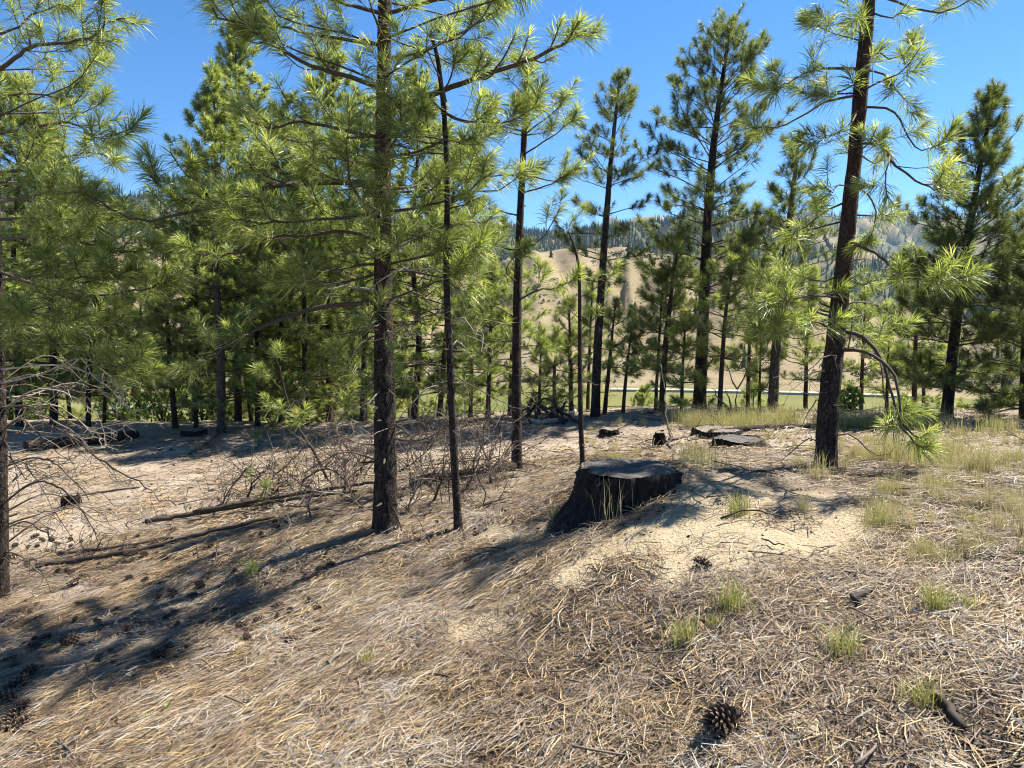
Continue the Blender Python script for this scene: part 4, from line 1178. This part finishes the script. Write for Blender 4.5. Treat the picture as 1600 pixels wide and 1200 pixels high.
fallen('fallen_log', 'thick black log lying on the left terrace', 'log', 'fallen wood on the left ground', [(40, 706), (120, 697), (215, 685)], .115, .085, 1, sides=14, mat='char')
fallen('fallen_log', 'long dark pole lying on the ground behind the leaning dark trunk', 'log', 'fallen poles', [(1110, 682), (1190, 673), (1290, 671), (1420, 667)], .045, .02, 2, twigs=10, mat='char')
fallen('fallen_pole', 'longest thin pole lying from the left edge pine towards the brush heap', 'fallen pole', 'fallen wood on the left ground', [(55, 890), (150, 878), (240, 862), (330, 838), (430, 812)], .027, .014, 3, twigs=8, lift=.04)
fallen('fallen_pole', 'thin dark pole lying close behind the longest one', 'fallen pole', 'fallen wood on the left ground', [(95, 872), (180, 862), (270, 846)], .023, .013, 4, twigs=4, lift=.04)
fallen('fallen_pole', 'pole lying across the brush heap left of the thick charred trunk', 'fallen pole', 'fallen wood on the left ground', [(230, 828), (330, 812), (450, 795), (560, 780)], .026, .012, 5, twigs=20, lift=.09)
fallen('fallen_pole', 'dark pole in the brush at the foot of the thick charred trunk', 'fallen pole', 'fallen wood on the left ground', [(300, 818), (400, 800), (500, 782), (585, 770)], .026, .013, 6, twigs=20, lift=.11)
fallen('fallen_log', 'black log lying between the burnt sapling and the slim straight pine', 'log', 'fallen wood in the brush heap', [(640, 765), (700, 755), (760, 745), (805, 738)], .07, .05, 7, twigs=22, mat='char')
fallen('fallen_pole', 'thin leaning stick propped on the left terrace', 'fallen pole', 'fallen wood on the left ground', [(296, 712), (318, 698), (342, 680)], .025, .015, 8, wob=.004)
fallen('fallen_pole', 'dark stick lying on bare ground in front of the left terrace log', 'fallen pole', 'fallen wood on the left ground', [(105, 780), (160, 772), (218, 763)], .016, .01, 9)
fallen('dead_branch', 'curved dead branch reaching from the burnt sapling foot to the thick trunk', 'dead branch', 'dead branches in the foreground', [(618, 838), (650, 835), (690, 822), (735, 800), (800, 780)], .014, .006, 10, twigs=7)
fallen('dead_branch', 'dead branch lying behind the large stump in pale grass', 'dead branch', 'dead branches in the foreground', [(1045, 690), (1090, 684), (1140, 678)], .016, .01, 11, twigs=5)
fallen('dead_branch', 'pale bare log at the end of the dark brush heap', 'dead branch', 'fallen wood in the brush heap', [(822, 663), (850, 664), (880, 657), (900, 645)], .05, .03, 12, tint=.85, twigs=4)
fallen('stick', 'dark stick pressed into the needles at the lower right', 'stick', 'sticks in the foreground', [(1455, 1100), (1478, 1128), (1508, 1152)], .017, .012, 13, tint=0)
fallen('stick', 'black curved stick in the hollow on the right foreground', 'stick', 'sticks in the foreground', [(1335, 950), (1360, 938), (1412, 932)], .014, .008, 14, tint=0)
fallen('stick', 'thin dark twig bending over the sand below the grass clump', 'stick', 'sticks in the foreground', [(1130, 818), (1172, 812), (1215, 816)], .006, .003, 15, tint=0, air=[(1, .03)])
fallen('stick', 'short twig lying on sand at the right end of the patch', 'stick', 'sticks in the foreground', [(1192, 852), (1210, 857), (1224, 860)], .005, .003, 16, tint=0)
fallen('stick', 'pale grey stick lying flat in the needles at lower left of centre', 'stick', 'sticks in the foreground', [(512, 1045), (530, 1030), (552, 1012)], .009, .006, 17, tint=.6)
fallen('stick', 'forked bare twig in the lower left corner', 'stick', 'sticks in the foreground', [(25, 1152), (70, 1162), (95, 1175), (112, 1205)], .007, .004, 18, tint=.3)
fallen('stick', 'second forked twig crossing the first in the lower left corner', 'stick', 'sticks in the foreground', [(78, 1150), (100, 1172), (128, 1205)], .006, .004, 19, tint=.25)
fallen('stick', 'thin upright forked twig standing in the left foreground needles', 'stick', 'sticks in the foreground', [(135, 1085), (142, 1080), (154, 1100)], .004, .003, 20, tint=.4, air=[(0, .14), (1, .04)])
fallen('stick', 'bleached wood chip lying in the left foreground', 'stick', 'sticks in the foreground', [(196, 1066), (202, 1060), (208, 1054)], .008, .004, 21, tint=1)
fallen('stick', 'bleached chip of wood on the slope left of the stump', 'stick', 'sticks in the foreground', [(745, 880), (752, 876), (760, 872)], .008, .005, 22, tint=1)
fallen('dead_branch', 'bent bare twig standing at the end of the shaded slope', 'dead branch', 'dead branches in the foreground', [(474, 900), (462, 872), (452, 850), (447, 838)], .007, .003, 23, tint=.5, air=[(2, .05), (3, .3)], twigs=3)
fallen('dead_branch', 'arched dead twig on the left slope above the shade', 'dead branch', 'dead branches in the foreground', [(322, 906), (338, 892), (358, 884), (380, 890)], .007, .003, 24, tint=.2, air=[(1, .05), (2, .08)], twigs=3)
fallen('stick', 'thin dark stem leaning upright behind the large stump', 'stick', 'sticks in the foreground', [(1047, 705), (1040, 692), (1032, 680)], .014, .006, 25, tint=0, air=[(1, .35), (2, .9)])

# brush heap: individual dead boughs
rng = np.random.default_rng(5)
heap = [(430, 790, 1), (470, 770, 1), (505, 760, 1), (540, 775, 1), (560, 800, 1), (480, 810, 1), (400, 780, 1), (640, 800, 1), (665, 770, 1), (690, 790, 1), (735, 775, 1), (760, 760, 1), (780, 745, 1), (650, 740, 1), (620, 720, 1), (720, 720, 1), (690, 700, 1), (745, 700, 1), (780, 690, 1), (660, 680, 1), (510, 720, 1), (455, 745, 1), (350, 800, 1), (700, 670, 1), (740, 665, 1), (570, 745, 1), (540, 720, 1), (610, 690, 1)]
for k, (u, v, _) in enumerate(heap):
    du, dv = rng.uniform(-75, 75), rng.uniform(-10, 10)
    fallen('dead_branch', 'twiggy dead bough tangled in the brush heap round the thick charred trunk', 'dead branch', 'boughs of the brush heap',
           [(u - du / 2, v - dv / 2), (u, v), (u + du / 2, v + dv / 2)], rng.uniform(.008, .016), .004, 200 + k, twigs=int(rng.integers(15, 26)), tint=float(rng.uniform(0, .45)), tw=(.2, .6), air=[(1, float(rng.uniform(.05, .25))), (2, float(rng.uniform(.1, .5)))])
for k in range(16):
    u, v = rng.uniform(815, 885), rng.uniform(648, 662)
    du = rng.uniform(-60, 60)
    fallen('dead_branch', 'dark bough stacked in the far brush heap behind the slim straight pine', 'dead branch', 'boughs of the far brush heap',
           [(u - du / 2, v + 3), (u, v), (u + du / 2, v - 3)], rng.uniform(.02, .035), .008, 260 + k, twigs=8, tint=0, tw=(.2, .5), air=[(1, float(rng.uniform(.1, .35))), (2, float(rng.uniform(0, .3)))])

# leaning sapling with a few tufts, left of the big trunk
def leaning_sapling():
    rng = np.random.default_rng(9)
    P = np.array([px(u, v, d) for u, v, d in [(512, 750, 8.6), (490, 705, 8.4), (463, 663, 8.3), (446, 615, 8.2), (437, 572, 8.1)]])
    base = P[0].copy(); base[2] = float(height(P[0, 0], P[0, 1])[0]); P[0, 2] = base[2] - .03
    root = link('pine_sapling', None, None, 'bent pine sapling with a few bright tufts leaning left out of the brush heap', PINE, 'pines on the near slope', None, base)
    G = Geo(); Q = spath(P, 20); G.tube(Q, np.linspace(.02, .006, 20), 7, attr=.1)
    link('trunk', G.mesh('trunk', M['twig'], True, base), root)
    for pts in ([(463, 663, 8.3), (470, 655, 8.2), (476, 640, 8.1)], [(437, 575, 8.1), (432, 560, 8.1), (440, 540, 8.1)], [(455, 640, 8.2), (430, 640, 8.1), (415, 625, 8.0)], [(446, 615, 8.2), (420, 590, 8.1), (400, 575, 8.0)]):
        G, tf = Geo(), []
        grow(G, tf, [px(*q) for q in pts], .006, .003, rng, .5, .1, (.08, .16))
        b = link('branch', G.mesh('branch', M['twig'], True, base), root)
        link('needles', needles_mesh('needles', tf, 'near', rng, M['needle'], base), b, kind='stuff')
leaning_sapling()
def seedling(label, u, v, h, seed, n=3, size=.7):
    rng = np.random.default_rng(seed); p = on_ground(u, v)
    root = link('pine_seedling', None, None, label, 'pine seedling', 'pine seedlings on the left ground', None, p)
    G, tf = Geo(), []
    top = p + UP * h + np.r_[rng.normal(0, .05, 2), 0]
    grow(G, tf, [p - UP * .02, p + UP * h * .5 + np.r_[rng.normal(0, .03, 2), 0], top], .006, .003, rng, .4, h / (n + 1), (.06, .14), size)
    link('stem', G.mesh('stem', M['twig'], True, p), root)
    link('needles', needles_mesh('needles', tf, 'near', rng, M['needle'], p), root, kind='stuff')
seedling('knee-high seedling with bright needles left of the brush heap', 385, 770, .3, 1)
seedling('seedling with a drooping tuft in front of the brush heap', 420, 800, .32, 2)
seedling('tiny seedling poking from the terrace edge', 425, 688, .4, 3, 3, .8)
seedling('seedling with paler needles beside the terrace edge shade', 402, 700, .3, 4, 2, .7)
seedling('small green seedling at the dark end of the shaded slope', 405, 905, .1, 5, 2, .5)

# forked bare shrub at the crest
def bare_shrub():
    base = px(1150, 652, 11.2); base[2] = float(height(base[0], base[1])[0])
    root = link('bare_shrub', None, None, 'forked leafless grey shrub standing at the crest', 'shrub', None, None, base)
    rng = np.random.default_rng(3)
    for pts in ([(1146, 652), (1150, 630), (1152, 608)], [(1152, 608), (1142, 590), (1136, 570)], [(1152, 608), (1162, 592), (1168, 575), (1178, 560)], [(1145, 652), (1135, 635), (1120, 620), (1112, 605)], [(1168, 580), (1160, 565), (1162, 555)], [(1146, 652), (1140, 625), (1133, 610)]):
        G = Geo(); grow(G, [], [px(u, v, 11.2) for u, v in pts], .022 if pts[0][1] > 640 else .014, .005, rng, .4, .12, (.1, .35), dead=True, tint=.5, sides=6)
        link('stem', G.mesh('stem', M['twig'], True, base), root)
bare_shrub()

# leafy shrubs beyond the left crest and by the right grass
def leafy_shrub(label, u, d, rad, h, seed, group):
    rng = np.random.default_rng(seed); p = px(u, 660, d); p[2] = float(height(p[0], p[1])[0])
    n = int(900 * rad); c = rng.normal(0, 1, (n, 3)); c = norm(c) * rng.uniform(.3, 1, (n, 1)) ** .5 * (rad, rad, h * .55) + (0, 0, h * .5)
    c += .25 * rad * vnoise(c * 3, seed)[:, None]
    a = norm(rng.normal(0, 1, (n, 3))) * .06; b = norm(np.cross(a, rng.normal(0, 1, (n, 3)))) * .03
    V = np.stack([c - a, c + b, c + a, c - b], 1).reshape(-1, 3)
    root = link('leafy_shrub', None, None, label, 'shrub', group, None, p)
    link('foliage', to_mesh('foliage', V, None, np.arange(4 * n).reshape(n, 4), M['green_leaf'], False, {'tint': np.repeat(rng.uniform(0, 1, n), 4)}), root, kind='stuff')
    G = Geo()
    for k in range(7):
        e = np.r_[rng.normal(0, rad * .5, 2), h * rng.uniform(.5, .9)]
        G.tube(spath([(0, 0, -.1), e * (.5, .5, .5), e], 5), np.linspace(.02, .006, 5), 4, attr=.2)
    link('stems', G.mesh('stems', M['twig'], True), root)
for k, (u, d, r_, h, lb) in enumerate([(255, 19, .9, 1.6, 'bright leafy shrub beyond the terrace, under the short leaning pine'), (318, 19.5, .9, 1.7, 'bright leafy shrub beyond the terrace, left of the grey-trunked pine'), (190, 20, .7, 1.5, 'leafy shrub beyond the terrace between thin trunks'), (60, 19, .6, 1.3, 'leafy shrub beyond the terrace near the left edge'), (430, 18.5, .6, 1.2, 'leafy shrub in the dark wood left of the thick charred trunk'), (1325, 12.3, .22, .45, 'small green shrub on the grassy crest right of the leaning dark trunk')]):
    leafy_shrub(lb, u, d, r_, h, 300 + k, 'leafy shrubs at the crest')

# ------------------------------------------------------------------ grass
def grass_mesh(seed, n, h, spread, wdt, tint):
    rng = np.random.default_rng(seed)
    b = np.c_[rng.normal(0, spread, (n, 2)), np.full(n, -.015)]
    az = rng.uniform(0, 6.28, n); ln = np.abs(rng.normal(.25, .25, n))
    L = h * rng.uniform(.45, 1.1, n)
    d = np.c_[np.cos(az), np.sin(az), np.zeros(n)]
    side = np.c_[-np.sin(az), np.cos(az), np.zeros(n)] * wdt * .5
    m = b + UP * (L * .55)[:, None] + d * (L * ln * .35)[:, None]
    e = b + UP * (L * np.clip(1 - ln * .4, .3, 1))[:, None] + d * (L * ln * 1.0)[:, None]
    V = np.stack([b - side, b + side, m - side * .8, m + side * .8, e], 1).reshape(-1, 3)
    k = np.arange(n)[:, None] * 5
    T = np.concatenate([k + (0, 1, 3), k + (0, 3, 2), k + (2, 3, 4)])
    return to_mesh('blades', V, T, None, M['dry_grass'], False, {'tint': np.repeat(np.clip(tint + rng.normal(0, .2, n), 0, 1), 5)})
GM = {'green': [grass_mesh(1, 120, .17, .034, .0036, .3), grass_mesh(2, 90, .14, .026, .0036, .36)],
      'dry': [grass_mesh(3, 110, .36, .06, .0036, .7), grass_mesh(4, 140, .30, .10, .0036, .6), grass_mesh(5, 90, .42, .05, .0036, .85)],
      'stem': [grass_mesh(11, 9, .5, .07, .004, 1.0), grass_mesh(12, 7, .42, .06, .004, .9)],
      'tall': [grass_mesh(6, 160, .38, .12, .004, .45), grass_mesh(7, 180, .34, .14, .004, .6)]}
def grass(label, u, v, kind, i, s, group, seed=0):
    p = on_ground(u, v)
    o = link('grass_clump', GM[kind][i % len(GM[kind])], None, label, 'grass clump', group, None, p)
    o.rotation_euler = (0, 0, (u * 1.7 + v) % 6.28); o.scale = (s, s, s)
for a in [('yellow-green grass clump in the needles, nearest below the sand patch', 1068, 1008, 'green', 0, 1.0),
          ('widest yellow-green grass clump at the lower edge of the sand', 1145, 955, 'green', 0, 1.15),
          ('small grass clump between the two yellow-green ones', 1118, 985, 'green', 1, .7),
          ('bright grass clump alone in the right foreground needles', 1460, 955, 'green', 0, 1.0),
          ('thin dry grass clump right of the bright one in the foreground', 1513, 955, 'green', 1, .8),
          ('dull dark grass clump in the middle of the right foreground', 1322, 1030, 'green', 0, 1.05),
          ('grass sprig by the head of the lower right stick', 1440, 1105, 'green', 1, 1.0),
          ('short grass clump on the shaded sand right of the stump', 1155, 805, 'green', 0, 1.1),
          ('upright wispy grass clump on the right end of the sand', 1256, 798, 'dry', 0, .42),
          ('dry grass clump on the far right end of the sand patch', 1372, 815, 'dry', 1, .6),
          ('fine green sprout left of the stump on the needles', 868, 806, 'green', 1, .7),
          ('tuft of green blades on the left foreground slope', 572, 1040, 'green', 1, .75),
          ('pale grass clump between the large stump and the low stumps', 1085, 728, 'tall', 0, .8),
          ('dry grass at the foot of the leaning dark trunk', 1280, 752, 'dry', 0, .75),
          ('dry grass tuft left of the low grey-topped stump', 1085, 712, 'dry', 1, .7)]:
    grass(*a, 'grass clumps on the near ground')
for k, (u, v) in enumerate([(905, 800), (928, 806), (955, 808), (975, 805), (940, 812)]):
    grass('dry grass stems growing against the dark side of the large stump', u, v + 8, 'stem', k, .55 + .08 * k, 'dry stems at the large stump')
rng = np.random.default_rng(17)
for k in range(120):
    u = rng.uniform(1310, 1640); v = rng.uniform(672, 800) if k % 4 else rng.uniform(800, 880)
    if u < 1370 and v > 740: continue
    grass('dry bunch grass clump on the grassy slope at the right', u, v, 'tall' if rng.uniform() < .35 else 'dry', k, rng.uniform(.35, 1.05) * (.55 if v > 760 else .85), 'bunch grass on the right slope')
for k in range(44):
    u = rng.uniform(1060, 1460); v = rng.uniform(656, 672)
    grass('tall pale grass clump along the crest behind the low stumps', u, v, 'tall', k, rng.uniform(.6, 1.1), 'pale grass along the crest')
for k in range(46):
    u = rng.uniform(850, 1280); v = rng.uniform(660, 735)
    grass('sparse straw-coloured grass clump on the flat behind the large stump', u, v, 'dry', k, rng.uniform(.25, .55), 'sparse grass behind the stump')

# small leafy weed
def weed(label, u, v, seed):
    rng = np.random.default_rng(seed); p = on_ground(u, v); G = Geo()
    for k in range(14):
        az = rng.uniform(0, 6.28); d = np.array((math.cos(az), math.sin(az), rng.uniform(.4, 1.2))); d = norm(d) * rng.uniform(.02, .045)
        s = np.array((-math.sin(az), math.cos(az), 0)) * .006; b = np.array((0, 0, rng.uniform(0, .04)))
        G.add([b, b + d * .5 + s, b + d, b + d * .5 - s], None, [(0, 1, 2, 3)], rng.uniform(.5, 1))
    G.tube([(0, 0, -.02), (0, 0, .05)], [.002, .0015], 5, attr=.3)
    link('weed', G.mesh('weed', M['green_leaf'], False), None, label, 'weed', None, None, p)
weed('bright green little weed in the lower left needles', 233, 1132, 1)
weed('tiny green weed on the lower left beside the first', 262, 1118, 2)

# ------------------------------------------------------------------ pine cones
def scale_mesh(tip):
    V = np.array([(0, -.0035, 0), (0, .0035, 0), (.016, -.0065, .002), (.016, .0065, .002), (.024, 0, .006), (.016, 0, .0055), (.006, 0, -.003), (.018, 0, -.002)])
    T = [(0, 1, 5), (0, 5, 2), (1, 3, 5), (2, 5, 4), (5, 3, 4), (0, 2, 6), (1, 6, 3), (0, 6, 1), (6, 2, 7), (6, 7, 3), (2, 4, 7), (3, 7, 4)]
    return to_mesh('scale', V, T, None, M['cone'], False, {'tint': [.1, .1, .5, .5, tip, .55, .05, .25]})
SC_M, SC_W = scale_mesh(.85), scale_mesh(1.0)
def cone_scales(n, length, rad):
    out = []
    for k in range(n):
        t = (k + .5) / n; az = k * 2.39996
        z = length * (t - .5) * .92
        r = rad * (math.sin(math.pi * min(1, .12 + t * .8)) ** .7) * .45
        tilt = R(-35 + 95 * t)
        s = (.62 + .55 * math.sin(math.pi * (.2 + .7 * t))) * length / .10
        out.append((az, z, r, tilt, s))
    return out
def rotm(az, tilt):
    ca, sa, ct, st = math.cos(az), math.sin(az), math.cos(tilt), math.sin(tilt)
    return np.array([(ca, -sa, 0), (sa, ca, 0), (0, 0, 1)]) @ np.array([(ct, 0, -st), (0, 1, 0), (st, 0, ct)])
def joined_cone(seed):
    rng = np.random.default_rng(seed); G = Geo()
    v = np.array([x.co[:] for x in SC_M.vertices]); T = [tuple(p.vertices) for p in SC_M.polygons]
    tint = np.array([.1, .1, .5, .5, .85, .55, .05, .25])
    for az, z, r, tilt, s in cone_scales(54, .09, .026):
        G.add((v * s * .9) @ rotm(az, tilt + rng.normal(0, .1)).T + np.array((math.cos(az) * r, math.sin(az) * r, z)), T, None, np.clip(tint + rng.normal(0, .1), 0, 1))
    G.tube([(0, 0, -.045), (0, 0, 0), (0, 0, .04)], [.010, .014, .005], 7, attr=.1)
    return G.mesh('pine_cone', M['cone'], False)
CONES = [joined_cone(i) for i in range(3)]
p = on_ground(1128, 1152, .055)
root = link('pine_cone', None, None, 'big dark pine cone with white-tipped scales at the lower right', 'pine cone', 'pine cones', None, p)
root.rotation_euler = (R(64), R(12), R(-55)); root.scale = (1.35, 1.35, 1.35)
G = Geo(); G.tube([(0, 0, -.05), (0, 0, 0), (0, 0, .045)], [.012, .017, .006], 10, attr=.1)
link('core', G.mesh('core', M['cone'], True), root)
for k, (az, z, r, tilt, s) in enumerate(cone_scales(78, .115, .032)):
    o = link('scale', SC_W if k % 3 == 0 else SC_M, root)
    o.location = (math.cos(az) * r, math.sin(az) * r, z); o.rotation_euler = (0, -tilt, az); o.scale = (s, s, s)
rng = np.random.default_rng(23)
def cone(label, u, v, s, group):
    q = on_ground(u, v, .027 * s)
    o = link('pine_cone', CONES[int(rng.integers(3))], None, label, 'pine cone', group, None, q)
    o.rotation_euler = (rng.uniform(1, 2), rng.uniform(-.4, .4), rng.uniform(0, 6.28)); o.scale = (s,) * 3
cone('dark broken pine cone lying alone on the open sand', 1098, 888, 1.0, 'pine cones')
cone('dark pine cone at the front edge of the left shade', 250, 1032, 1.15, 'pine cones')
cone('pale pine cone catching light inside the left shade', 110, 1008, 1.25, 'pine cones')
for (u, v, w) in [(25, 1078, 'middle'), (12, 1100, 'nearest'), (45, 1062, 'farthest')]: cone('large dark pine cone at the left edge, %s of the row of three' % w, u, v, 1.3, 'pine cones at the left edge')
for (u, v) in [(20, 1130), (30, 1118), (12, 1148), (40, 1140)]: cone('pine cone in the heap at the left edge below the shade', u, v, 1.25, 'pine cone heap at the left edge')
for k in range(130):
    u = rng.uniform(0, 1) ** 1.2 * 520; v = rng.uniform(850, 1065) - (u / 520) * 60
    cone('weathered pine cone strewn over the shaded left slope', u, v, rng.uniform(.5, .95), 'pine cones strewn on the left slope')
for k in range(45):
    u = rng.uniform(0, 340); v = rng.uniform(840, 900)
    cone('small weathered pine cone near the long fallen pole', u, v, rng.uniform(.6, 1.0), 'pine cones near the fallen pole')

# ------------------------------------------------------------------ needle litter and flakes on the ground
def litter_patch(seed, n, rad, wdt, align, tint, arch):
    rng = np.random.default_rng(seed)
    c = rng.uniform(-1, 1, (n, 2)) * rad
    az = rng.normal(0, align, n) if align < 3 else rng.uniform(0, 6.28, n)
    L = rng.uniform(.07, .17, n); d = np.c_[np.cos(az), np.sin(az)]
    sd = np.c_[-np.sin(az), np.cos(az)] * wdt * .5
    k = rng.normal(0, .018, n)
    h = np.abs(rng.normal(0, arch, n)) + .002; tl = rng.normal(0, arch, n)
    a = np.c_[c - d * L[:, None] * .5, np.maximum(h - tl, .0)]
    m = np.c_[c - np.c_[-d[:, 1], d[:, 0]] * k[:, None], h + rng.uniform(0, arch, n)]
    e = np.c_[c + d * L[:, None] * .5, np.maximum(h + tl, .0)]
    s3 = np.c_[sd, rng.uniform(-.4, .4, n) * wdt]
    V = np.stack([a - s3 * .7, a + s3 * .7, m - s3, m + s3, e], 1).reshape(-1, 3)
    kk = np.arange(n)[:, None] * 5
    T = np.concatenate([kk + (0, 1, 3), kk + (0, 3, 2), kk + (2, 3, 4)])
    return to_mesh('litter', V, T, None, M['litter'], False, {'tint': np.repeat(np.clip(tint + rng.normal(0, .27, n), 0, 1), 5)})

def build_litter():
    rng = np.random.default_rng(99)
    P = [litter_patch(1, 104, .17, .0027, 9, .5, .010), litter_patch(2, 104, .17, .0027, 9, .35, .010), litter_patch(3, 104, .17, .0027, .5, .6, .009), litter_patch(4, 104, .17, .0027, .45, .42, .008),
         litter_patch(5, 95, .15, .0026, 9, .88, .013), litter_patch(6, 95, .15, .0032, 9, .82, .012), litter_patch(7, 84, .16, .0036, .7, .75, .010),
         litter_patch(8, 70, .3, .007, 9, .55, .010), litter_patch(9, 70, .3, .007, .6, .6, .010)]
    P.append(litter_patch(10, 150, .15, .004, 9, .16, .006)); P.append(litter_patch(11, 150, .15, .004, 9, .3, .006))
    def samp(n, r0, r1):
        r = np.sqrt(rng.uniform(r0 ** 2, r1 ** 2, n)); az = np.radians(rng.uniform(-44, 44, n))
        return r * np.sin(az), r * np.cos(az)
    xs, ys, ix = [], [], []
    for n, r0, r1, far in ((3000, 1.5, 4.2, 0), (3600, 4.2, 8, 0), (3200, 7, 17, 1)):
        x, y = samp(n, r0, r1); xs.append(x); ys.append(y); ix.append(np.full(n, far))
    x, y, fr = np.concatenate(xs), np.concatenate(ys), np.concatenate(ix)
    z = height(x, y)
    sm = sand_mask(x, y, z)
    keep = (rng.uniform(0, 1, len(x)) > sm * .93) & (y < crest_y(x) + .5)
    dens = sstep(-.35, .2, fbm(np.stack([x, y], 1) / .55, 81, 4)) * np.where(x > .2, .85, 1)
    keep &= rng.uniform(0, 1, len(x)) < np.where(fr == 0, .2 + .7 * dens, .15 + .45 * dens)
    x, y, z, fr = x[keep], y[keep], z[keep], fr[keep]
    n = len(x)
    q = fbm(np.stack([x, y], 1) / .3, 82, 3)
    slope = sstep(.8, -.6, x)
    u = rng.uniform(0, 1, n)
    idx = np.where(q > .3, np.where(u < .5, 4, 5), np.where(u < slope * .7, np.where(u * 7 % 1 < .5, 2, 3), np.where(u > .8, 6, np.where(u * 13 % 1 < .55, 0, 1))))
    duff = fbm(np.stack([x, y], 1) / .4 + 9, 83, 4)
    idx = np.where((duff > .12) & (rng.uniform(0, 1, n) < .75), np.where(u < .5, 9, 10), idx)
    idx = np.where(fr == 1, np.where(u < .6, 7, 8), idx)
    e = .08
    nx = -(height(x + e, y, False) - height(x - e, y, False)) / (2 * e); ny = -(height(x, y + e, False) - height(x, y - e, False)) / (2 * e)
    # aligned patches follow the fall of the slope (down to the left, towards the camera)
    yaw = np.where(np.isin(idx, (2, 3, 6, 8)), R(40) + rng.normal(0, .22, n), rng.uniform(0, 6.28, n))
    # tilt: euler XYZ with yaw first about Z -> approximate by rotating the slope into the local frame
    sx = nx * np.cos(yaw) + ny * np.sin(yaw); sy = -nx * np.sin(yaw) + ny * np.cos(yaw)
    rot = np.stack([np.arctan(-sy), np.arctan(sx), yaw], 1)
    o = scatter('needle_litter', P, np.c_[x, y, z + .002], rot, rng.uniform(.8, 1.2, n), idx)
    # char flakes, bark bits, pebbles
    D = []
    for k in range(4):
        r2 = np.random.default_rng(k + 500); V = r2.normal(0, 1, (6, 3)) * (.011, .006, .0035)
        T = [(0, 1, 2), (0, 2, 3), (0, 3, 4), (0, 4, 1), (5, 2, 1), (5, 3, 2), (5, 4, 3), (5, 1, 4)]
        V = np.array([(0, 0, .004), (.012, 0, 0), (0, .008, 0), (-.012, .001, 0), (.001, -.007, 0), (0, 0, -.004)]) * r2.uniform(.6, 1.4, (6, 3))
        D.append(to_mesh('flake', V, T, None, M['debris'], False, {'tint': np.full(6, (0, .2, .6, 1)[k] * .9)}))
    x1, y1 = samp(8000, 1.5, 9); x2, y2 = samp(3500, 8, 16)
    x, y = np.r_[x1, x2], np.r_[y1, y2]; n = len(x); z = height(x, y)
    s = np.clip(rng.lognormal(-.35, .5, n), .3, 2.6) * np.where(y > 8, 2.2, 1)
    s = s * np.where(sand_mask(x, y, z) > .6, .7, 1)
    feet = [px(602, 826, 5.4), px(717, 829, 5.25), px(1289, 740, 5.8), px(808, 736, 7.6), px(940, 810, 4.6)]
    fx = np.concatenate([f[0] + rng.normal(0, .22, 130) for f in feet]); fy = np.concatenate([f[1] + rng.normal(0, .22, 130) for f in feet])
    x, y, z, s = np.r_[x, fx], np.r_[y, fy], np.r_[z, height(fx, fy) + .008], np.r_[s, rng.uniform(.5, 2.0, len(fx))]; n = len(x)
    rot = np.c_[rng.normal(0, .4, (n, 2)), rng.uniform(0, 6.28, n)]
    scatter('char_debris', D, np.c_[x, y, z + .003], rot, s, rng.integers(0, 4, n))
    # fine dead twigs scattered about
    Tm = []
    for k in range(4):
        r2 = np.random.default_rng(600 + k); G = Geo()
        q = spath([(-.12, 0, .004), (-.03, r2.normal(0, .02), .014), (.06, r2.normal(0, .02), .012), (.14, r2.normal(0, .03), .004)], 8)
        G.tube(q, np.linspace(.0035, .0015, 8), 5, attr=r2.uniform(0, .6))
        for _ in range(2):
            j = r2.integers(2, 6); d = norm(np.array((.6, r2.choice([-1, 1]) * .7, .15))); G.tube(spath([q[j], q[j] + d * .03, q[j] + d * .07], 4), [.002, .0016, .0013, .001], 4, attr=.3)
        Tm.append(G.mesh('twig', M['twig']))
    x1, y1 = samp(260, 1.8, 8); x2, y2 = samp(900, 6, 16)
    x, y = np.r_[x1, x2], np.r_[y1, y2]; n = len(x); z = height(x, y)
    rot = np.c_[rng.normal(0, .15, (n, 2)), rng.uniform(0, 6.28, n)]
    scatter('twig_litter', Tm, np.c_[x, y, z + .002], rot, rng.uniform(.5, 1.6, n) * np.where(y > 7, 1.5, 1), rng.integers(0, 4, n))
build_litter()
